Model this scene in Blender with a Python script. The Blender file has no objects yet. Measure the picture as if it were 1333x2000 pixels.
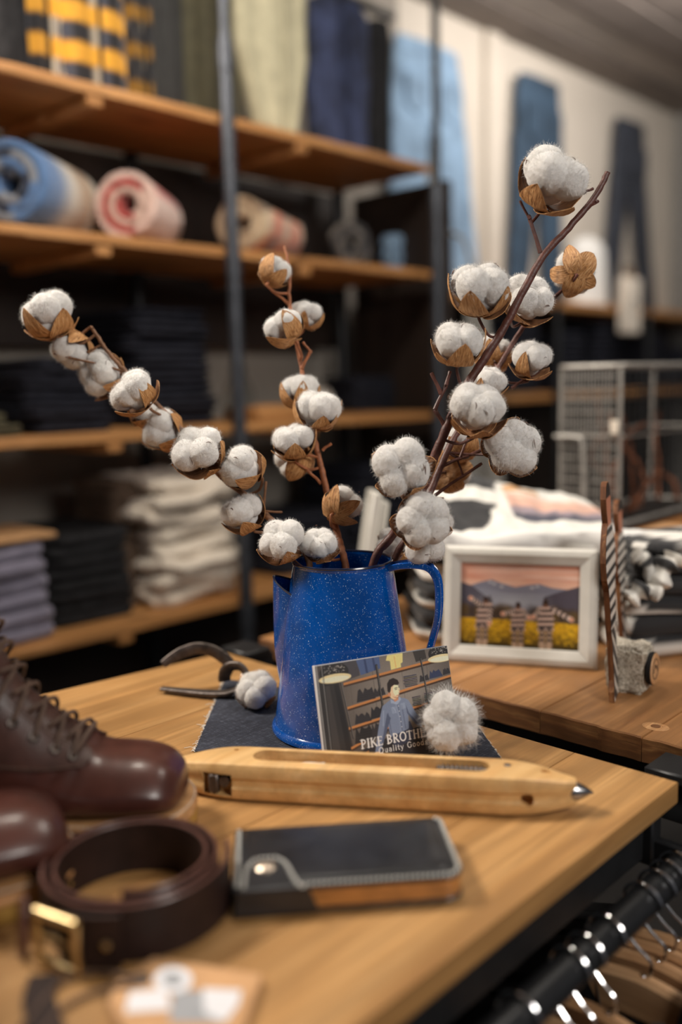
import bpy, bmesh, math, random
import numpy as np
from mathutils import Vector, Matrix, noise
PI = math.pi
COL = bpy.context.scene.collection
scn = bpy.context.scene

# ------------------------------------------------------------------ camera
YAW, PITCH, ROLL, FPX = 0.76263401, 0.1397759, -0.02404433, 1800.0
_f = np.array([math.cos(YAW)*math.cos(PITCH), math.sin(YAW)*math.cos(PITCH), -math.sin(PITCH)])
_r = np.array([math.sin(YAW), -math.cos(YAW), 0.0]); _u = np.cross(_r, _f)
_c, _s = math.cos(ROLL), math.sin(ROLL)
RC = np.array([_c*_r+_s*_u, -_s*_r+_c*_u, _f]); CAM = np.array([0, 0, 1.2])
cd = bpy.data.cameras.new('camera'); cam = bpy.data.objects.new('camera', cd); COL.objects.link(cam)
cam.matrix_world = Matrix(((RC[0][0], RC[1][0], -RC[2][0], CAM[0]), (RC[0][1], RC[1][1], -RC[2][1], CAM[1]),
                           (RC[0][2], RC[1][2], -RC[2][2], CAM[2]), (0, 0, 0, 1)))
cd.sensor_fit = 'VERTICAL'; cd.sensor_height = 36.0; cd.lens = 36.0*FPX/2000.0
cd.clip_start = 0.05; cd.clip_end = 50
cd.dof.use_dof = True; cd.dof.focus_distance = 1.03; cd.dof.aperture_fstop = 1.3
scn.camera = cam

# ------------------------------------------------------------------ world, lamps, exposure
w = bpy.data.worlds.new('world'); scn.world = w; w.use_nodes = True
bg = w.node_tree.nodes['Background']; bg.inputs[0].default_value = (0.95, 0.93, 1.0, 1); bg.inputs[1].default_value = 0.075
def area(name, loc, target, sx, sy, power, col):
    l = bpy.data.lights.new(name, 'AREA'); l.shape = 'RECTANGLE'; l.size = sx; l.size_y = sy; l.energy = power; l.color = col
    o = bpy.data.objects.new(name, l); COL.objects.link(o); o.location = loc
    o.rotation_euler = (Vector(target)-Vector(loc)).to_track_quat('-Z', 'Y').to_euler()
    return o
area('ceiling_lamp_key', (-0.05, 1.80, 2.45), (0.62, 0.66, 0.85), 0.45, 0.45, 54, (1.0, 0.91, 0.80))
area('ceiling_lamp_front', (0.50, -1.45, 2.25), (0.8, 0.7, 0.85), 0.7, 0.7, 34, (1.0, 0.94, 0.88))
area('ceiling_lamp_right', (1.75, 0.25, 2.5), (1.25, 0.75, 0.9), 0.4, 0.4, 8, (1.0, 0.92, 0.82))
area('ceiling_lamp_shelf', (0.9, 0.95, 2.53), (1.3, 1.75, 1.7), 0.3, 0.3, 20, (1.0, 0.92, 0.80))
area('ceiling_lamp_wall', (3.3, 1.35, 2.55), (3.6, 2.2, 2.05), 1.2, 0.3, 27, (1.0, 0.93, 0.86))
scn.view_settings.view_transform = 'Standard'; scn.view_settings.look = 'None'
scn.view_settings.exposure = 0.0; scn.view_settings.gamma = 1.0; scn.view_settings.use_curve_mapping = False
scn.cycles.max_bounces = 8; scn.cycles.use_denoising = True; scn.cycles.sample_clamp_indirect = 4.0

# a photograph pixel seen at a known height / depth gives the real place of a thing
def ray(x, y): return RC.T @ np.array([(x-666.5)/FPX, (1000-y)/FPX, 1.0])
def at_z(x, y, z): d = ray(x, y); return Vector(CAM+d*((z-1.2)/d[2]))
def at_y(x, y, Y): d = ray(x, y); return Vector(CAM+d*(Y/d[1]))
def at_x(x, y, X): d = ray(x, y); return Vector(CAM+d*(X/d[0]))
def at_d(x, y, D): return Vector(CAM+ray(x, y)*D)
def camdir(x, y, t): return Vector(RC.T @ np.array([x, -y, -t])).normalized()

# ------------------------------------------------------------------ mesh helpers
class MB:
    def __init__(s): s.v = []; s.f = []; s.c = []
    def add(s, vs, fs, col=None):
        n = len(s.v); s.v += [tuple(p) for p in vs]; s.f += [tuple(i+n for i in q) for q in fs]
        if col is not None: s.c += (list(col) if hasattr(col[0], '__len__') else [col]*len(vs))
        return s
    def box(s, c, d, rot=None, ch=0.0, col=None, seg=1):
        bm = bmesh.new(); bmesh.ops.create_cube(bm, size=1.0)
        for q in bm.verts: q.co = Vector((q.co.x*d[0], q.co.y*d[1], q.co.z*d[2]))
        if ch > 0: bmesh.ops.bevel(bm, geom=bm.edges[:], offset=ch, segments=seg, affect='EDGES', profile=0.5)
        bm.verts.index_update(); M = rot if rot else Matrix.Identity(3)
        s.add([M @ q.co + Vector(c) for q in bm.verts], [[q.index for q in f.verts] for f in bm.faces], col); bm.free(); return s
    def tube(s, pts, r, n=8, caps=True, flat=None, col=None):
        pts = [Vector(p) for p in pts]; m = len(pts)
        if not hasattr(r, '__len__'): r = [r]*m
        vs = []; fs = []; prev = None
        for i, p in enumerate(pts):
            t = (pts[min(i+1, m-1)]-pts[max(i-1, 0)]).normalized()
            if prev is None: a = t.cross(Vector((0, 0, 1)) if abs(t.z) < .9 else Vector((1, 0, 0))).normalized()
            else: a = (prev - t*prev.dot(t)).normalized()
            prev = a; b = t.cross(a)
            for k in range(n):
                th = 2*PI*k/n; ca, sa = math.cos(th), math.sin(th)
                if flat:
                    fa, fb = flat; e = 0.45
                    ca = math.copysign(abs(ca)**e, ca)*fa; sa = math.copysign(abs(sa)**e, sa)*fb
                vs.append(p + (a*ca + b*sa)*r[i])
        for i in range(m-1):
            for k in range(n):
                k2 = (k+1) % n; fs.append((i*n+k, i*n+k2, (i+1)*n+k2, (i+1)*n+k))
        if caps: fs += [tuple(range(n-1, -1, -1)), tuple(range((m-1)*n, m*n))]
        return s.add(vs, fs, col)
    def lathe(s, prof, n=32, M=None, col=None):
        rings = [[(r*math.cos(2*PI*k/n), r*math.sin(2*PI*k/n), z) for k in range(n)] for r, z in prof]
        return s.loft(rings, M=M, col=col)
    def loft(s, rings, cap0=False, cap1=False, M=None, col=None, closed=True):
        n = len(rings[0]); vs = [Vector(p) for R in rings for p in R]
        if M is not None: vs = [M @ p for p in vs]
        fs = []
        for i in range(len(rings)-1):
            for k in range(n if closed else n-1):
                k2 = (k+1) % n; fs.append((i*n+k, i*n+k2, (i+1)*n+k2, (i+1)*n+k))
        if cap0: fs.append(tuple(range(n-1, -1, -1)))
        if cap1: fs.append(tuple(range((len(rings)-1)*n, len(rings)*n)))
        return s.add(vs, fs, col)
    def grid(s, fn, nu, nv, colfn=None):
        vs = []; cs = []
        for j in range(nv+1):
            for i in range(nu+1):
                vs.append(fn(i/nu, j/nv))
                if colfn: cs.append(colfn(i/nu, j/nv))
        fs = [(j*(nu+1)+i, j*(nu+1)+i+1, (j+1)*(nu+1)+i+1, (j+1)*(nu+1)+i) for j in range(nv) for i in range(nu)]
        return s.add(vs, fs, cs if colfn else None)
    def prism(s, poly, z0, z1, ch=0.0, M=None, col=None):
        n = len(poly); cx = sum(p[0] for p in poly)/n; cy = sum(p[1] for p in poly)/n
        def ins(p):
            d = math.hypot(p[0]-cx, p[1]-cy) or 1
            return (p[0]-(p[0]-cx)/d*ch*1.3, p[1]-(p[1]-cy)/d*ch*1.3)
        R = []
        if ch > 0: R.append([(*ins(p), z0) for p in poly]); R.append([(p[0], p[1], z0+ch) for p in poly]); R.append([(p[0], p[1], z1-ch) for p in poly]); R.append([(*ins(p), z1) for p in poly])
        else: R = [[(p[0], p[1], z0) for p in poly], [(p[0], p[1], z1) for p in poly]]
        return s.loft(R, True, True, M=M, col=col)
    def mesh(s, name, mat, sub=None, ang=40):
        me = bpy.data.meshes.new(name)
        o = Vector(sub) if sub is not None else Vector((0, 0, 0))
        me.from_pydata([(p[0]-o.x, p[1]-o.y, p[2]-o.z) for p in s.v], [], s.f); me.update()
        if s.c and len(s.c) == len(s.v):
            a = me.color_attributes.new('Col', 'FLOAT_COLOR', 'POINT')
            a.data.foreach_set('color', np.hstack([np.array(s.c, float), np.ones((len(s.c), 1))]).astype(np.float32).ravel())
        me.shade_smooth(); me.set_sharp_from_angle(angle=math.radians(ang))
        if mat: me.materials.append(mat)
        return me

def obj(name, mb, mat, parent=None, sub=None, ang=40, label=None):
    if sub is None and parent is not None and parent.get('_w'): sub = parent.location
    me = mb if isinstance(mb, bpy.types.Mesh) else mb.mesh(name, mat, sub, ang)
    o = bpy.data.objects.new(name, me); COL.objects.link(o)
    if parent is not None: o.parent = parent
    if label: o['label'] = label
    return o
def tag(o, label, cat, group=None, kind=None):
    o['label'] = label; o['category'] = cat
    if group: o['group'] = group
    if kind: o['kind'] = kind
    return o
def thing(name, label, cat, loc=(0, 0, 0), rot=(0, 0, 0), group=None, world=True):
    o = bpy.data.objects.new(name, None); COL.objects.link(o); o.location = loc; o.rotation_euler = rot
    o.empty_display_size = 0.02
    if world: o['_w'] = 1            # its parts are modelled in room coordinates
    return tag(o, label, cat, group)
def single(name, mb, mat, label, cat, loc, group=None, ang=40):
    """a thing that is one mesh, modelled in room coordinates, with its origin at its base"""
    o = bpy.data.objects.new(name, mb.mesh(name, mat, loc, ang)); COL.objects.link(o); o.location = loc
    return tag(o, label, cat, group)
def struct(name, mb, mat, ang=40):
    o = obj(name, mb, mat, ang=ang); o['kind'] = 'structure'; return o
def nz(x, y, z): return noise.noise(Vector((x, y, z)))
def spline(P, n=8):
    """Catmull-Rom through 3D points"""
    P = [Vector(p) for p in P]; out = []
    for i in range(len(P)-1):
        a, b, c, d = P[max(i-1, 0)], P[i], P[i+1], P[min(i+2, len(P)-1)]
        for k in range(n):
            t = k/n
            out.append(0.5*((2*b)+(c-a)*t+(2*a-5*b+4*c-d)*t*t+(3*b-a-3*c+d)*t**3))
    return out+[P[-1]]
def lerpt(tab, x):
    for i in range(len(tab)-1):
        if x <= tab[i+1][0] or i == len(tab)-2:
            a, b = tab[i], tab[i+1]; t = min(1, max(0, (x-a[0])/(b[0]-a[0])))
            return [a[k]+(b[k]-a[k])*t for k in range(1, len(a))]
def rotm(ax, a): return Matrix.Rotation(a, 3, ax)
def basis(x, y, z): return Matrix((x, y, z)).transposed()
def boolean(mb, cutters):
    o = obj('tmp', mb, None); cs = []
    for c in cutters:
        k = obj('tmp_cut', c, None); cs.append(k)
        md = o.modifiers.new('b', 'BOOLEAN'); md.object = k; md.operation = 'DIFFERENCE'; md.solver = 'EXACT'
    bpy.context.view_layer.update()
    me = bpy.data.meshes.new_from_object(o.evaluated_get(bpy.context.evaluated_depsgraph_get()))
    for k in [o]+cs: bpy.data.objects.remove(k)
    r = MB(); r.v = [tuple(q.co) for q in me.vertices]; r.f = [tuple(p.vertices) for p in me.polygons]; return r

# ------------------------------------------------------------------ materials
def lin(c): c = c/255.0; return c/12.92 if c <= .04045 else ((c+.055)/1.055)**2.4
def S(r, g, b): return (lin(r), lin(g), lin(b))
class NT:
    def __init__(s, name):
        s.m = bpy.data.materials.new(name); s.m.use_nodes = True; s.t = s.m.node_tree; s.b = s.t.nodes['Principled BSDF']
    def n(s, ty, **k):
        nd = s.t.nodes.new(ty)
        for a, v in k.items():
            if a.startswith('i_'):
                key = a[2:]; key = int(key) if key.isdigit() else key.replace('_', ' ')
                if isinstance(v, bpy.types.NodeSocket): s.t.links.new(v, nd.inputs[key])
                else: nd.inputs[key].default_value = v
            else: setattr(nd, a, v)
        return nd
    def link(s, a, b): s.t.links.new(a, b)
    def set(s, **k):
        for a, v in k.items():
            key = a.replace('_', ' ')
            if isinstance(v, bpy.types.NodeSocket): s.link(v, s.b.inputs[key])
            else: s.b.inputs[key].default_value = v
    def coords(s, scale=(1, 1, 1), rnd=True):
        tc = s.n('ShaderNodeTexCoord'); v = tc.outputs['Object']
        if rnd:
            oi = s.n('ShaderNodeObjectInfo'); ml = s.n('ShaderNodeVectorMath', operation='SCALE'); ml.inputs[0].default_value = (7.1, 3.3, 5.7)
            s.link(oi.outputs['Random'], ml.inputs['Scale']); ad = s.n('ShaderNodeVectorMath', operation='ADD', i_0=v, i_1=ml.outputs[0]); v = ad.outputs[0]
        mp = s.n('ShaderNodeMapping', i_Vector=v, i_Scale=scale); return mp.outputs[0]
    def noise(s, vec, scale, detail=4, rough=.55, dist=0):
        return s.n('ShaderNodeTexNoise', i_Vector=vec, i_Scale=scale, i_Detail=detail, i_Roughness=rough, i_Distortion=dist).outputs['Fac']
    def ramp(s, fac, stops):
        r = s.n('ShaderNodeValToRGB', i_Fac=fac); e = r.color_ramp.elements
        while len(e) < len(stops): e.new(0.5)
        for k, (p, c) in enumerate(stops): e[k].position = p; e[k].color = (*c, 1) if len(c) == 3 else c
        return r.outputs['Color']
    def mix(s, fac, a, b, mode='MIX'):
        m = s.n('ShaderNodeMix', data_type='RGBA', blend_type=mode)
        for key, v in ((0, fac), (6, a), (7, b)):
            if isinstance(v, bpy.types.NodeSocket): s.link(v, m.inputs[key])
            else: m.inputs[key].default_value = v if key == 0 else (*v, 1)
        return m.outputs[2]
    def math(s, op, a, b=0.0, c=None):
        m = s.n('ShaderNodeMath', operation=op)
        for k, v in enumerate((a, b, c)):
            if v is None: continue
            if isinstance(v, bpy.types.NodeSocket): s.link(v, m.inputs[k])
            else: m.inputs[k].default_value = v
        return m.outputs[0]
    def bump(s, h, strength=.3, dist=.002):
        b = s.n('ShaderNodeBump', i_Height=h, i_Strength=strength, i_Distance=dist); s.link(b.outputs[0], s.b.inputs['Normal'])

def plain(name, col, rough=.6, metal=0.0, var=.12, vs=60, bump=.15, bs=400, coat=0, sheen=0, bd=.001, spec=.5):
    t = NT(name); v = t.coords()
    f = t.noise(v, vs)
    t.set(Base_Color=t.ramp(f, [(.3, tuple(c*(1-var) for c in col)), (.7, tuple(min(1, c*(1+var)) for c in col))]), Roughness=rough, Metallic=metal)
    if coat: t.set(Coat_Weight=coat, Coat_Roughness=.15)
    if sheen: t.set(Sheen_Weight=sheen, Sheen_Roughness=.5)
    t.b.inputs['Specular IOR Level'].default_value = spec
    if bump: t.bump(t.noise(v, bs, 3), bump, bd)
    return t.m
def wood(name, dark, mid, light, scale=1.0, rough=.5, knots=True, axis=0, gr=1.0):
    t = NT(name)
    def sc(a, b): q = [b*scale]*3; q[axis] = a*scale; return tuple(q)
    v1 = t.coords(sc(1.1, 9)); v2 = t.coords(sc(5, 260)); v3 = t.coords(sc(2.5, 5)); v4 = t.coords(sc(2.2, 55))
    f1 = t.noise(v1, 1.6, 5, .6, 1.2); f2 = t.noise(v2, 1.0, 3, .7); f3 = t.noise(v3, 2.2, 3); f4 = t.noise(v4, 1.0, 4, .6, .4)
    c = t.ramp(f1, [(.28, dark), (.5, mid), (.75, light)])
    c = t.mix(t.math('MULTIPLY', t.ramp(f4, [(.40, (1, 1, 1)), (.62, (0, 0, 0))]), .62*gr), c, tuple(x*.50 for x in mid))
    c = t.mix(t.math('MULTIPLY', t.ramp(f2, [(.38, (1, 1, 1)), (.56, (0, 0, 0))]), .5*gr), c, tuple(x*.6 for x in mid))
    c = t.mix(t.math('MULTIPLY', t.ramp(f3, [(.5, (0, 0, 0)), (.72, (1, 1, 1))]), .5), c, tuple(x*.7 for x in mid))
    if knots:
        vk = t.coords(sc(3.2, 7.0))
        vo = t.n('ShaderNodeTexVoronoi', voronoi_dimensions='2D', i_Vector=vk, i_Scale=1.0); sk = t.n('ShaderNodeSeparateColor'); t.link(vo.outputs['Color'], sk.inputs[0])
        k = t.ramp(vo.outputs['Distance'], [(.0, (1, 1, 1)), (.05, (.8, .8, .8)), (.10, (.15, .15, .15)), (.16, (0, 0, 0))])
        c = t.mix(t.math('MULTIPLY', k, t.math('MULTIPLY', t.math('GREATER_THAN', sk.outputs[0], .55), .8)), c, tuple(x*.35 for x in dark))
    t.set(Base_Color=c, Roughness=t.math('ADD', t.math('MULTIPLY', f1, .25), rough-.1))
    t.bump(t.math('ADD', f2, f4), .12, .001)
    return t.m
def attr_mat(name, rough=.5, coat=0, bump=0, bs=300, sheen=0):
    t = NT(name); a = t.n('ShaderNodeAttribute', attribute_name='Col'); t.set(Base_Color=a.outputs['Color'], Roughness=rough)
    if coat: t.set(Coat_Weight=coat, Coat_Roughness=.2)
    if sheen: t.set(Sheen_Weight=sheen)
    if bump: t.bump(t.noise(t.coords(), bs, 3), bump, .0015)
    return t.m

M = {}
M['table'] = wood('table_wood', S(132, 90, 50), S(180, 134, 80), S(204, 160, 104), 1.0, .46)
M['table_end'] = wood('table_end_grain', S(70, 42, 20), S(138, 90, 48), S(190, 138, 82), 3.0, .7, False, 1)
M['table2'] = wood('far_table_wood', S(126, 84, 48), S(174, 124, 76), S(198, 150, 100), 1.0, .48)
M['shelf'] = wood('shelf_pine', S(160, 104, 54), S(200, 142, 84), S(222, 168, 110), .8, .55)
M['shuttle'] = wood('shuttle_boxwood', S(196, 146, 88), S(222, 178, 118), S(236, 200, 146), 1.6, .38, False, 0, .55)
M['hanger'] = wood('hanger_beech', S(186, 136, 92), S(206, 160, 116), S(222, 182, 140), 2.0, .45, False, 1, .5)
M['ply'] = wood('plywood_edge', S(70, 38, 18), S(120, 72, 38), S(190, 140, 90), 6.0, .6, False, 2)
M['black_metal'] = plain('black_metal', (.018, .019, .021), .38, .3, .2, 30, .1, 300)
M['pipe'] = plain('grey_pipe', (.066, .072, .086), .40, .6, .25, 25, .15, 300)
M['chrome'] = plain('chrome', (.72, .73, .75), .14, 1.0, .05, 60, 0)
M['steel'] = plain('steel', (.42, .42, .43), .24, 1.0, .2, 60, .05)
M['iron'] = plain('wrought_iron', (.115, .095, .085), .42, .75, .4, 90, .5, 220, bd=.0015)
M['brass'] = plain('brass', (.66, .50, .26), .36, 1.0, .15, 80, .05)
M['snap'] = plain('dull_nickel', (.55, .46, .37), .34, 1.0, .15, 80, .05)
M['zinc'] = plain('grey_wire', (.42, .40, .37), .5, .5, .25, 60, 0)
M['boot'] = plain('brown_boot_leather', (.066, .021, .015), .33, 0, .3, 30, .12, 420, coat=.2)
M['boot2'] = plain('brown_boot_leather_upper', (.052, .020, .014), .42, 0, .35, 40, .3, 380)
M['lace'] = plain('brown_lace', (.085, .048, .032), .7, 0, .3, 200, .3, 900)
M['welt'] = wood('welt_leather', S(170, 118, 72), S(204, 152, 100), S(222, 176, 126), 4, .55, False)
M['crepe'] = plain('crepe_rubber', S(168, 130, 62), .6, 0, .15, 40, .2, 200)
M['belt'] = plain('belt_leather', (.020, .009, .007), .55, 0, .3, 50, .15, 350, spec=.3)
M['belt_edge'] = plain('belt_edge', (.10, .042, .032), .34, 0, .25, 70, .1, 300, coat=.2)
M['wallet'] = plain('black_leather', (.014, .015, .018), .34, 0, .5, 28, .25, 320, coat=.2)
M['tan'] = plain('tan_leather', S(176, 118, 58), .5, 0, .25, 60, .2, 300)
M['thread'] = plain('white_thread', S(205, 203, 196), .7, 0, .1, 300, .3, 1200)
M['lint'] = None
M['kraft'] = plain('kraft_card', S(190, 146, 102), .75, 0, .12, 40, .1, 300)
M['paper'] = plain('white_paper', S(214, 214, 218), .7, 0, .03, 40, 0)
M['grey_print'] = plain('grey_print', S(150, 152, 156), .7, 0, .1, 90, 0)
M['white_frame'] = plain('white_frame_paint', S(200, 197, 189), .38, 0, .05, 40, .05, 150)
M['white_cloth'] = plain('white_cotton_cloth', S(226, 224, 220), .85, 0, .05, 30, .25, 500, sheen=.2)
M['black_cloth'] = plain('black_cloth', (.020, .020, .022), .9, 0, .35, 40, .4, 500, spec=.15)
M['navy_cloth'] = plain('dark_navy_denim', (.017, .018, .026), .9, 0, .45, 60, .4, 600, spec=.15)
M['lilac_cloth'] = plain('grey_lilac_cloth', S(128, 124, 142), .85, 0, .15, 40, .3, 500, sheen=.2)
M['beige_cloth'] = plain('beige_twill', S(226, 214, 198), .85, 0, .12, 40, .3, 500, sheen=.2)
M['brown_cloth'] = plain('brown_twill', S(92, 74, 60), .85, 0, .25, 40, .3, 500)
M['olive_cloth'] = plain('olive_twill', S(72, 68, 50), .85, 0, .25, 30, .3, 500)
M['sand_cloth'] = plain('sand_twill', S(190, 184, 156), .85, 0, .15, 30, .4, 300)
M['charcoal'] = plain('charcoal_cloth', S(46, 46, 46), .85, 0, .2, 40, .3, 500)
M['grey_cloth'] = plain('grey_cloth', S(132, 130, 126), .85, 0, .15, 30, .3, 400)
M['light_denim'] = plain('light_denim', S(132, 160, 188), .85, 0, .35, 9, .3, 500)
M['mid_denim'] = plain('mid_denim', S(50, 70, 90), .85, 0, .35, 9, .3, 500)
M['dark_denim'] = plain('dark_denim', S(50, 54, 64), .85, 0, .3, 9, .3, 500)
M['navy_shirt'] = plain('navy_shirting', S(46, 54, 82), .85, 0, .75, 16, .3, 300)
M['wall'] = plain('plaster_wall', S(205, 196, 184), .9, 0, .05, 3, .2, 60)
M['wall_c'] = plain('concrete_wall', S(150, 143, 134), .9, 0, .15, 4, .3, 50)
M['ceil'] = plain('ceiling_panel', S(128, 118, 112), .7, 0, .12, 5, .1, 80)
M['ceil2'] = plain('ceiling_panel_light', S(158, 148, 140), .6, 0, .12, 5, .1, 80)
M['floor'] = plain('dark_floor', S(40, 38, 37), .6, 0, .25, 6, .1, 80)
M['darkwood'] = wood('dark_board', S(30, 20, 15), S(46, 33, 26), S(62, 46, 36), 1, .6, False, 2)
M['dark_in'] = plain('dark_hole', (.006, .005, .005), .9, 0, .2, 40, 0)
M['print'] = attr_mat('printed_cover', .32, .15)
M['photo'] = attr_mat('photo_print', .3, .25)
M['cloth_print'] = attr_mat('printed_cloth', .85, 0, .3, 500, .15)
M['ply_print'] = attr_mat('printed_plywood', .5)
M['twig'] = plain('cotton_twig', S(150, 92, 58), .6, 0, .35, 120, .5, 300, bd=.001)
M['twig_l'] = plain('cotton_twig_grey', S(120, 84, 58), .6, 0, .35, 120, .5, 300, bd=.001)
M['twig_d'] = plain('cotton_twig_dark', S(84, 48, 40), .5, 0, .35, 120, .5, 300, bd=.001)
M['fleck'] = plain('dark_husk_bits', S(84, 52, 34), .7, 0, .3, 100, 0)
M['dry'] = plain('dried_brown_twig', S(110, 62, 34), .7, 0, .4, 60, .3, 200)
# lint, husk, enamel, granite, glass, denim swatch
t = NT('cotton_lint'); v = t.coords()
t.set(Base_Color=t.ramp(t.noise(v, 5, 4), [(.3, S(238, 235, 230)), (.7, S(250, 248, 245))]), Roughness=.95, Sheen_Weight=.35)
t.set(Subsurface_Weight=.12, Subsurface_Radius=(.004, .0035, .003)); t.b.inputs['Specular IOR Level'].default_value = .1
t.bump(t.noise(v, 40, 4, .7), .5, .03); M['lint'] = t.m
t = NT('cotton_husk'); v = t.coords((2.5, 20, 2.5)); v2 = t.coords()
f = t.noise(v, 1, 3, .6, .6); c = t.ramp(f, [(.28, S(112, 68, 34)), (.45, S(184, 130, 76)), (.7, S(218, 172, 120))])
c = t.mix(t.ramp(t.noise(v2, 3.5, 3), [(.56, (0, 0, 0)), (.74, (.8, .8, .8))]), c, S(120, 78, 44))
t.set(Base_Color=c, Roughness=.6); t.bump(f, .4, .05); M['husk'] = t.m
t = NT('husk_inside'); v = t.coords((3, 18, 3))
t.set(Base_Color=t.ramp(t.noise(v, 1, 3), [(.3, S(80, 50, 32)), (.7, S(150, 104, 66))]), Roughness=.6); M['husk_in'] = t.m
t = NT('blue_enamel'); v = t.coords(rnd=False)
c = t.ramp(t.noise(v, 25, 3), [(.35, (.000, .052, .26)), (.7, (.001, .084, .41))])
for sc, th in ((420, .20), (230, .10), (700, .28)):
    vo = t.n('ShaderNodeTexVoronoi', i_Vector=v, i_Scale=sc); sep = t.n('ShaderNodeSeparateColor'); t.link(vo.outputs['Color'], sep.inputs[0])
    thr = t.math('MULTIPLY', t.math('POWER', sep.outputs[0], 2.5), th*1.4)
    c = t.mix(t.math('MULTIPLY', t.math('LESS_THAN', vo.outputs['Distance'], thr), t.math('MULTIPLY', sep.outputs[1], .9)), c, S(170, 205, 240))
t.set(Base_Color=c, Roughness=.16, Coat_Weight=.35, Coat_Roughness=.06); t.bump(t.noise(v, 60, 2), .04, .002); M['enamel'] = t.m
M['enamel_rim'] = plain('dark_enamel_rim', (.004, .010, .035), .22, 0, .2, 60, .05, 100, coat=.5)
t = NT('granite'); v = t.coords()
c = t.ramp(t.noise(v, 330, 4, .8), [(.3, S(84, 74, 62)), (.45, S(176, 166, 148)), (.55, S(212, 204, 188)), (.7, S(236, 230, 220))])
t.set(Base_Color=c, Roughness=.9); t.bump(t.noise(v, 260, 4, .8), .9, .003); M['granite'] = t.m
t = NT('clear_glass'); t.set(Base_Color=(.95, .97, .97, 1), Roughness=.03, Transmission_Weight=1.0, IOR=1.45); M['glass'] = t.m
t = NT('denim_swatch'); v = t.coords((60, 900, 900)); v2 = t.coords((900, 90, 900))
f = t.noise(v, 1.2, 3, .7); g = t.noise(v2, 1.2, 2, .6)
c = t.ramp(t.math('ADD', t.math('MULTIPLY', f, .6), t.math('MULTIPLY', g, .4)), [(.36, S(20, 22, 31)), (.54, S(38, 42, 55)), (.70, S(104, 108, 120))])
t.set(Base_Color=c, Roughness=.9); t.bump(g, .5, .0006); M['denim_cut'] = t.m
t = NT('blanket'); a = t.n('ShaderNodeAttribute', attribute_name='Col'); v = t.coords()
t.set(Base_Color=a.outputs['Color'], Roughness=.95, Sheen_Weight=.4); t.bump(t.noise(v, 250, 4, .7), .6, .004); M['blanket'] = t.m
# ================================================================== the room
ZT = 0.80
struct('floor', MB().box((1.8, 0.4, -.03), (7.6, 4.4, .06)), M['floor'])
wb = MB().box((1.45, 2.29, 1.285), (4.9-2*.95, .1, 2.57)); struct('wall_back', MB().box((.6, 2.29, 1.285), (4.2, .1, 2.57)), M['wall_c'])
struct('wall_far', MB().box((3.86, 2.285, 1.285), (2.32, .09, 2.57)), M['wall'])
struct('wall_right', MB().box((5.05, .4, 1.285), (.1, 4.0, 2.57)), M['grey_cloth'])
ceil_ = struct('ceiling', MB().box((1.8, .4, 2.66), (7.6, 4.4, .06)), M['ceil'])
for i in range(22):          # narrow boards that run along the wall
    y = 2.24-.09-i*.18
    obj('board', MB().box((1.8, y, 2.60+.006*(i % 2)), (7.4, .172, .06), ch=.004), M['ceil2' if i % 3 == 1 else 'ceil'], ceil_)
struct('trim_1', MB().box((3.27, 2.225, 1.285), (.10, .03, 2.56), ch=.004), M['wall'])

# ================================================================== the display table in front
tb = thing('display_table', 'wooden display table of pine planks carrying the blue jug, boots and wallet', 'table', (.25, .75, 0))
XL, XR = -.35, .853
def yback(x): return 1.063+(.856-x)*.14
rows = [.361, .475, .617, .752, .893, 1.012]
for i in range(6):
    y0 = rows[i]+.0005; last = i == 5
    y1 = None if last else rows[i+1]-.0005
    poly = [(XL, y0), (XR, y0), (XR, y1 if not last else yback(XR)), (XL, y1 if not last else yback(XL))]
    obj('plank', MB().prism(poly, ZT-.022, ZT, .0012), M['table'], tb, ang=25)
fr = MB()
for y in (.40, 1.02): fr.box((.25, y, .748), (1.16, .03, .06), ch=.002)
for x in (-.30, .81): fr.box((x, .71, .748), (.03, .62, .06), ch=.002)
obj('frame', fr, M['black_metal'], tb)
for x in (-.30, .81):
    for y in (.64, 1.02): obj('leg', MB().box((x, y, .36), (.04, .04, .72), ch=.002), M['black_metal'], tb)
YR, ZR, RR = .345, .727, .0145
rl = obj('hanging_rail', MB().tube([(-.34, YR, ZR), (.845, YR, ZR)], RR, 20), M['black_metal'], tb)
for x in (-.33, .838):
    obj('rail_bracket', MB().box((x, .362, ZR), (.012, .065, .03), ch=.002).box((x, .385, .745), (.02, .02, .06), ch=.002), M['black_metal'], tb)
for x, y in ((.775, .415), (.80, .96), (.10, .42)):
    obj('screw_head', MB().lathe([(0, .0006), (.0028, .0006), (.0034, 0), (.0034, -.002)], 12, Matrix.Translation((x, y, ZT))), M['steel'], tb)

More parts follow.
